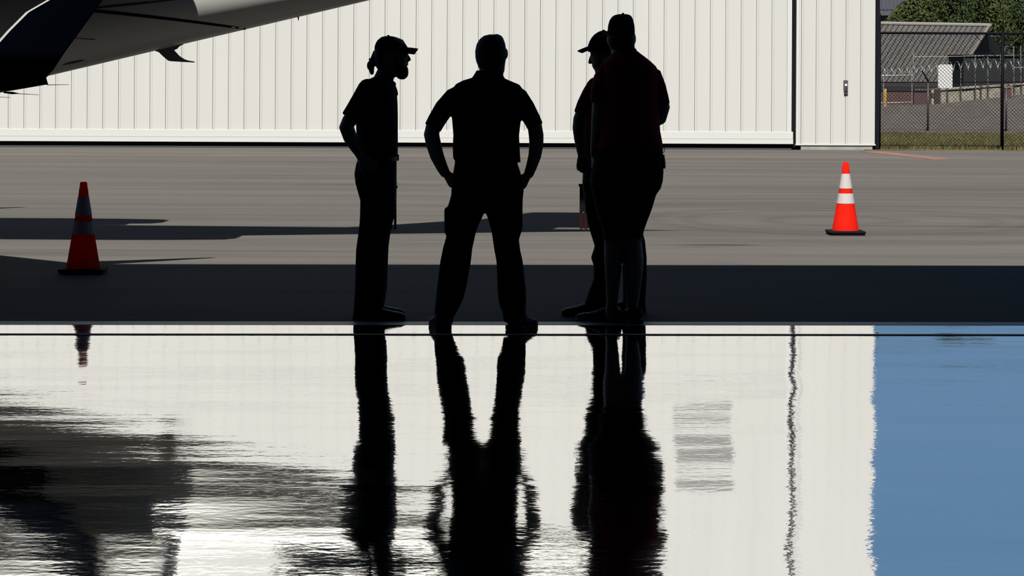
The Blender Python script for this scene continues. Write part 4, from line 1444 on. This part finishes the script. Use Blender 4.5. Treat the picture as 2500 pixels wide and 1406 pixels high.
def top_z(x):
    return tz0 + (tz1 - tz0) * (x - bx0) / (xr_ - bx0)
g.add([(bx0, YW + 0.05, zb0 - 0.3), (bx1, YW + 0.05, zb1 - 0.3), (bx1, YW + 0.35, zb1 - 0.3), (bx0, YW + 0.35, zb0 - 0.3), (bx0, YW + 0.05, top_z(bx0) - 0.04), (bx1, YW + 0.05, top_z(bx1) - 0.04), (bx1, YW + 0.35, top_z(bx1) - 0.04), (bx0, YW + 0.35, top_z(bx0) - 0.04)],
      [(3, 2, 1, 0), (4, 5, 6, 7), (0, 1, 5, 4), (1, 2, 6, 5), (2, 3, 7, 6), (3, 0, 4, 7)])
obj('core', g, M['mortar'], sw)
cuts = [2294, 2312, 2345, 2380, 2394, 2411, 2444, 2462, 2475, 2492, 2515, 2540]
rnd = random.Random(11)
for a, b in zip(cuts, cuts[1:]):
    x0, x1 = W(a, 230, YW).x + 0.018, W(b, 230, YW).x - 0.018
    for lo, hi in ((0.0, 0.80), (0.84, 1.0)):
        g = Geo()
        def zz(x, k):
            return yard_z(x) - 0.06 + (top_z(x) - yard_z(x) + 0.06) * k
        j = lambda: rnd.uniform(-0.012, 0.012)
        yf = YW - 0.05 + rnd.uniform(-0.03, 0.03) - (0.03 if lo else 0)
        fr = [(x0 + 0.02 + j(), yf, zz(x0, lo) + 0.02 + j()), (x1 - 0.02 + j(), yf, zz(x1, lo) + 0.02 + j()), (x1 - 0.02 + j(), yf, zz(x1, hi) - 0.02 + j()), (x0 + 0.02 + j(), yf, zz(x0, hi) - 0.02 + j())]
        bk = [(x0, yf + 0.06, zz(x0, lo)), (x1, yf + 0.06, zz(x1, lo)), (x1, yf + 0.06, zz(x1, hi)), (x0, yf + 0.06, zz(x0, hi))]
        rr_ = [(p[0], YW + 0.3, p[2]) for p in bk]
        g.rings([fr, bk, rr_])
        obj('stone_block', g, M['stone'], sw)

# galvanised fence with razor coil above the stone wall
YR = YW + 0.5
rf = thing('razor_fence', Vector((W(2400, 210, YR).x, YR, W(2400, 210, YR).z)), 'galvanised fence with razor coil above the stone wall', 'fence')
for px, t0, t1 in ((2346, 163, 216), (2381, 136, 212), (2412, 140, 212), (2443.5, 133, 210), (2475.5, 114, 200), (2492.5, 114, 200), (2230, 128, 190)):
    a, b = W(px, t1 + 6, YR), W(px - 0.5, t0, YR)
    g = Geo(); g.tube([a, b], [0.013, 0.013], n=8)
    obj('post', g, M['galvanised'], rf, smooth=True)
g = Geo(); g.tube([W(2230, 138.5, YR), W(2345, 137.5, YR), W(2475, 134.5, YR)], [0.009] * 3, n=8)
obj('top_rail', g, M['galvanised'], rf, smooth=True)
g = Geo(); g.tube([W(2475, 165, YR), W(2520, 164, YR)], [0.009] * 2, n=8)
obj('mid_rail', g, M['galvanised'], rf, smooth=True)
for px, py in ((2404, 127), (2440, 128), (2375, 132)):
    g = Geo(); g.tube([W(px, py, YR - 0.1), W(px + 8, py + 9, YR)], [0.007, 0.007], n=6)
    obj('top_arm', g, M['galvanised'], rf)
g = Geo()
coil = []
x0c, x1c = W(2150, 165, YR).x, W(2530, 165, YR).x
turns = int((x1c - x0c) / 0.24)
for i in range(turns * 20 + 1):
    a = i / 20 * 2 * PI
    k = i / (turns * 20)
    px = 2150 + 380 * k
    cz = W(px, 178 - 20 * min(1, k * 1.6), YR).z
    coil.append(Vector((x0c + (x1c - x0c) * k, YR - 0.05 + 0.17 * math.cos(a), cz + 0.17 * math.sin(a))))
g.tube(coil, [(0.010, 0.0035)] * len(coil), n=4, squash=(1, 0, 0), round_ends=False)
o = obj('razor_coil', g, M['razor'], rf)
o['kind'] = 'stuff'

# pipe gate, yellow bollard, maroon container, pale pillar
YG = YW - 1.0
gt = thing('pipe_gate', Vector((W(2190, 257, YG).x, YG, W(2190, 257, YG).z)), 'open galvanised pipe frame gate before the maroon container', 'gate')
for pa, pb in (((2153, 184.5), (2228, 183.5)), ((2148, 251.5), (2228, 249.5))):
    g = Geo(); g.tube([W(*pa, YG), W(*pb, YG)], [0.017, 0.017], n=8)
    obj('rail', g, M['galvanised'], gt, smooth=True)
for px, t0, t1 in ((2157, 184, 256), (2226.5, 170, 255)):
    g = Geo(); g.tube([W(px, t1, YG), W(px, t0, YG)], [0.017, 0.017], n=8)
    obj('upright', g, M['galvanised'], gt, smooth=True)
a, b = W(2161, 258, YG - 0.5), W(2161, 220, YG - 0.5)
yb = thing('bollard', a, 'yellow painted bollard at the left foot of the pipe gate', 'bollard')
g = Geo(); g.tube([a, Vector((a.x, a.y, b.z))], [0.05, 0.05], n=12)
obj('pipe', g, M['yellow'], yb, smooth=True)
g = Geo(); g.tube([Vector((a.x, a.y, a.z - 0.02)), Vector((a.x, a.y, a.z + 0.02))], [0.075, 0.07], n=12, round_ends=False)
obj('collar', g, M['concrete'], yb)
YC = YW + 0.2
mc = thing('container', W(2200, 256, YC), 'long low maroon steel container behind the pipe gate', 'container')
for pa, pb in (((2110, 256.5), (2229, 220)), ((2231, 256.5), (2272, 221))):
    a, b = W(*pa, YC), W(*pb, YC)
    g = Geo(); g.box(a.x, b.x, YC, YC + 1.8, a.z - 0.05, b.z)
    bd = obj('body', g, M['maroon'], mc)
    g = Geo(); g.box(a.x - 0.01, b.x + 0.01, YC - 0.03, YC + 0.03, b.z - 0.03, b.z + 0.03)
    obj('top_rim', g, M['dark_wall'], bd)
    g = Geo(); g.box(a.x, b.x, YC - 0.03, YC + 0.02, a.z - 0.06, a.z + 0.03)
    obj('bottom_rim', g, M['maroon'], bd)
a, b = W(2236, 219, YC), W(2264, 216, YC)
g = Geo(); g.tube([a, Vector((b.x, a.y, a.z))], [0.014, 0.014], n=8)
obj('lid_bar', g, M['galvanised'], mc, smooth=True)
a, b = W(2274, 256, YC), W(2293, 219.5, YC)
pp = thing('pillar', Vector(((a.x + b.x) / 2, YC, a.z)), 'short pale pillar with dark red middle band beside the stone wall', 'pillar')
hh = b.z - a.z
for k0, k1, m_ in ((0, 0.48, M['pale_block']), (0.48, 0.80, M['maroon']), (0.80, 1.0, M['pale_block'])):
    g = Geo(); g.box(a.x, b.x, YC - 0.02 * (k0 == 0.48), YC + 0.35, a.z - 0.05 * (k0 == 0) + hh * k0, a.z + hh * k1)
    obj('course', g, m_, pp)

# building with a seamed metal roof; dark end wall to its right
YB = 92.0
bt = thing('building', Vector((W(2250, 215, YB).x, YB, W(2250, 235, YB).z)), 'dark building with grey seamed metal roof behind the yard', 'building')
DY = 6.0                         # run of the roof slope
ridge_l, ridge_r = W(2080, 60, YB + DY), W(2415, 66, YB + DY)
eave_l, eave_r = W(2000, 202, YB), W(2327, 205, YB)
g = Geo(); g.add([eave_l, eave_r, ridge_r, ridge_l, eave_l - Vector((0, 0, 0.12)), eave_r - Vector((0, 0, 0.12)), ridge_r - Vector((0, 0, 0.12)), ridge_l - Vector((0, 0, 0.12))],
                 [(0, 1, 2, 3), (7, 6, 5, 4), (0, 4, 5, 1), (1, 5, 6, 2), (2, 6, 7, 3), (3, 7, 4, 0)])
obj('roof_deck', g, M['mortar'], bt)
NP = 26
nrm = (eave_r - eave_l).cross(ridge_l - eave_l).normalized()
if nrm.z < 0:
    nrm = -nrm
for i in range(NP):
    k0, k1 = i / NP + 0.0035, (i + 1) / NP - 0.0035
    q = [eave_l.lerp(eave_r, k0), eave_l.lerp(eave_r, k1), ridge_l.lerp(ridge_r, k1), ridge_l.lerp(ridge_r, k0)]
    up_ = [p + nrm * 0.05 for p in q]
    g = Geo(); g.add(q + up_, [(3, 2, 1, 0), (4, 5, 6, 7), (0, 1, 5, 4), (1, 2, 6, 5), (2, 3, 7, 6), (3, 0, 4, 7)])
    obj('roof_panel', g, M['roof'], bt)
g = Geo(); g.tube([ridge_l + Vector((0, -0.05, 0.06)), ridge_r + Vector((0.02, -0.05, 0.06))], [(0.09, 0.11)] * 2, n=10)
obj('ridge_cap', g, M['ridge'], bt)
g = Geo(); g.tube([eave_r + nrm * 0.05, ridge_r + nrm * 0.05], [0.06, 0.06], n=8)
obj('verge_trim', g, M['ridge'], bt)
# gable end and body
far_e = W(2500, 130, YB + 2 * DY)
zg = W(2250, 236, YB).z
g = Geo()
ex = eave_r - Vector((0.12, 0, 0.12))
rx = ridge_r - Vector((0.12, 0, 0.12))
bxx = W(2470, 152, YB + 2 * DY)
gable = [Vector((ex.x, ex.y, zg)), ex, rx, bxx, Vector((bxx.x, bxx.y, zg))]
lf = [p + Vector((-8, 0, 0)) for p in gable]
nn_ = len(gable)
g.add(gable + lf, [tuple(range(nn_)), tuple(reversed(range(nn_, 2 * nn_)))] + [(i, (i + 1) % nn_, (i + 1) % nn_ + nn_, i + nn_) for i in range(nn_)])
obj('wall', g, M['dark_wall'], bt)
# darker lean-to along the right of it
YL = YB - 4
an = thing('shed', Vector((W(2430, 215, YL).x, YL, W(2430, 225, YL).z)), 'dark flat fronted shed behind the razor wire', 'shed')
a, b = W(2352, 216, YL), W(2540, 138, YL)
g = Geo(); g.box(a.x, b.x, YL, YL + 3, a.z - 0.4, b.z)
obj('wall', g, M['dark_wall'], an)
g = Geo(); g.box(a.x - 0.05, b.x + 0.05, YL - 0.06, YL + 3.05, b.z, b.z + 0.06)
obj('roof', g, M['dark_wall'], an)
for px in (2352, 2400, 2448, 2496):
    c = W(px, 176, YL)
    g = Geo(); g.box(c.x, c.x + 0.06, YL - 0.03, YL, a.z - 0.35, b.z - 0.02)
    obj('wall_batten', g, M['dark_wall'], an)

# larger hall beyond the trees, its corrugated roof in the corner
YH = 135.0
hb = thing('hall', Vector((W(2150, 60, YH).x, YH, 0)), 'grey hall with dark corrugated roof seen beyond the trees', 'building')
a, b = W(2060, 120, YH), W(2215, 31, YH)
g = Geo(); g.box(a.x, b.x + 9, YH, YH + 10, 0, b.z)
obj('wall', g, M['shed_wall'], hb)
r0, r1 = W(2060, 26, YH - 0.5), W(2215, 26, YH - 0.5)
t0_, t1_ = W(2060, -30, YH + 5), W(2215, -30, YH + 5)
r1 = r1 + Vector((9.2, 0, 0)); t1_ = t1_ + Vector((9.2, 0, 0))
NR = 60
for i in range(NR):
    k0, k1 = i / NR, (i + 0.7) / NR
    q = [r0.lerp(r1, k0), r0.lerp(r1, k1), t0_.lerp(t1_, k1), t0_.lerp(t1_, k0)]
    up_ = [p + Vector((0, -0.04, 0.08)) for p in q]
    g = Geo(); g.add(q + up_, [(3, 2, 1, 0), (4, 5, 6, 7), (0, 1, 5, 4), (1, 2, 6, 5), (2, 3, 7, 6), (3, 0, 4, 7)])
    obj('roof_rib', g, M['shed_roof'], hb)
g = Geo(); g.add([r0, r1, t1_, t0_, r0 - Vector((0, 0, 0.25)), r1 - Vector((0, 0, 0.25)), t1_ - Vector((0, 0, 0.25)), t0_ - Vector((0, 0, 0.25))], [(0, 1, 2, 3), (7, 6, 5, 4), (0, 4, 5, 1), (1, 5, 6, 2), (2, 6, 7, 3), (3, 7, 4, 0)])
obj('roof', g, M['shed_roof'], hb)


# trees: every crown is a cloud of leaf clumps round real branches
def tree(px, py_base, Y, blobs, label, leafm, seed, size=0.20, count=5200):
    r = random.Random(seed)
    base = Vector((W(px, 100, Y).x, Y, 0.4))
    t = thing('tree', base, label, 'tree', 'trees behind the seamed roof building')
    cs = [(W(bx, by, Y + dy), rad) for bx, by, dy, rad in blobs]
    g = Geo()
    zt_ = max(c.z for c, _ in cs)
    g.tube([base, base + Vector((0.05, 0, (zt_ - 0.4) * 0.5)), base + Vector((0.0, 0, zt_ - 0.4))], [0.16, 0.12, 0.05], n=10)
    obj('trunk', g, M['bark'], t, smooth=True)
    for c, rad in cs:
        g = Geo(); s = Vector((base.x, Y, max(0.8, c.z - 1.6)))
        g.tube([s, s.lerp(c, 0.6) + Vector((0, 0, 0.1)), c], [0.05, 0.035, 0.015], n=6)
        obj('branch', g, M['bark'], t)
    tot = sum(rad ** 2 for _, rad in cs)
    g = Geo()
    for c, rad in cs:
        for i in range(int(count * rad ** 2 / tot)):
            d = Vector((r.gauss(0, 1), r.gauss(0, 1), r.gauss(0, 1))).normalized()
            q = c + Vector((d.x, d.y, d.z * 0.85)) * rad * (r.random() ** 0.30)
            nrm_ = (d + Vector((r.gauss(0, .6), r.gauss(0, .6), r.gauss(0, .6)))).normalized()
            u_ = nrm_.orthogonal().normalized()
            u_.rotate(Matrix.Rotation(r.uniform(0, 2 * PI), 3, nrm_))
            w_ = nrm_.cross(u_)
            l, h = size * r.uniform(0.6, 1.2), size * 0.42 * r.uniform(0.7, 1.2)
            b = len(g.v)
            g.v += [tuple(q - u_ * l * 0.5), tuple(q + w_ * h * 0.5 + nrm_ * 0.02), tuple(q + u_ * l * 0.5 - nrm_ * 0.03), tuple(q - w_ * h * 0.5 + nrm_ * 0.02)]
            g.f.append((b, b + 1, b + 2, b + 3))
    me = bpy.data.meshes.new('foliage')
    me.from_pydata([tuple(Vector(p) - base) for p in g.v], [], g.f)
    me.materials.append(leafm)
    o = bpy.data.objects.new('foliage', me); COL.objects.link(o); o.parent = t
    o['kind'] = 'stuff'
    return t


YT = 106.0
tree(2225, 60, YT - 0.5, [(2205, 58, 0, 0.75), (2185, 66, -0.5, 0.55), (2230, 40, 0.4, 0.9), (2255, 62, -0.3, 0.8), (2262, 20, 0.5, 0.9)], 'leafy green tree left of centre above the metal roof, nearest the white hangar', M['leaf_a'], 1)
tree(2310, 60, YT + 3, [(2300, 55, 0, 0.9), (2330, 30, 0, 1.0), (2295, 5, 0.5, 1.0), (2345, 62, -0.4, 0.8), (2320, -30, 0, 1.0), (2315, -110, 0, 1.2), (2330, -190, 0, 1.1), (2325, -250, 0, 0.7)], 'bushy green tree standing above the middle of the metal roof', M['leaf_b'], 2)
tree(2400, 60, YT + 6.5, [(2385, 50, 0, 0.9), (2412, 20, 0, 1.0), (2375, 0, 0.4, 1.0), (2435, 65, -0.5, 0.9), (2425, 95, -0.3, 0.7), (2405, -60, 0, 1.2), (2390, -140, 0, 1.1), (2395, -215, 0, 0.8)], 'green tree rising behind the right end of the roof ridge', M['leaf_a'], 3)
tree(2480, 60, YT + 10, [(2468, 60, 0, 0.9), (2498, 25, 0, 1.1), (2475, 105, -0.6, 0.8), (2510, 90, 0, 1.0), (2450, 20, 0.6, 0.9), (2530, 50, 0, 1.0)], 'dense green tree at the right edge behind the razor wire', M['leaf_b'], 4)

# service cables from a pole beyond the right edge to the back of the white hangar
YP = 76.0
pl_ = thing('utility_pole', Vector((19.0, YP, 0.3)), 'timber utility pole with two cables running behind the white hangar', 'pole')
g = Geo(); g.tube([(19.0, YP, 0.3), (19.0, YP, 8.4)], [0.15, 0.10], n=12)
obj('pole', g, M['bark'], pl_, smooth=True)
g = Geo(); g.box(18.2, 19.8, YP - 0.06, YP + 0.06, 7.3, 7.45)
obj('crossarm', g, M['bark'], pl_)
for z0, z1, sag in ((7.2, 6.6, 0.35), (7.55, 7.0, 0.35)):
    g = Geo()
    pts = []
    for i in range(17):
        k = i / 16
        pts.append(Vector((19.0 - 13.5 * k, YP, z0 + (z1 - z0) * k - sag * 4 * k * (1 - k))))
    g.tube(pts, [0.03] * 17, n=6)
    obj('cable', g, M['rubber'], pl_, smooth=True)
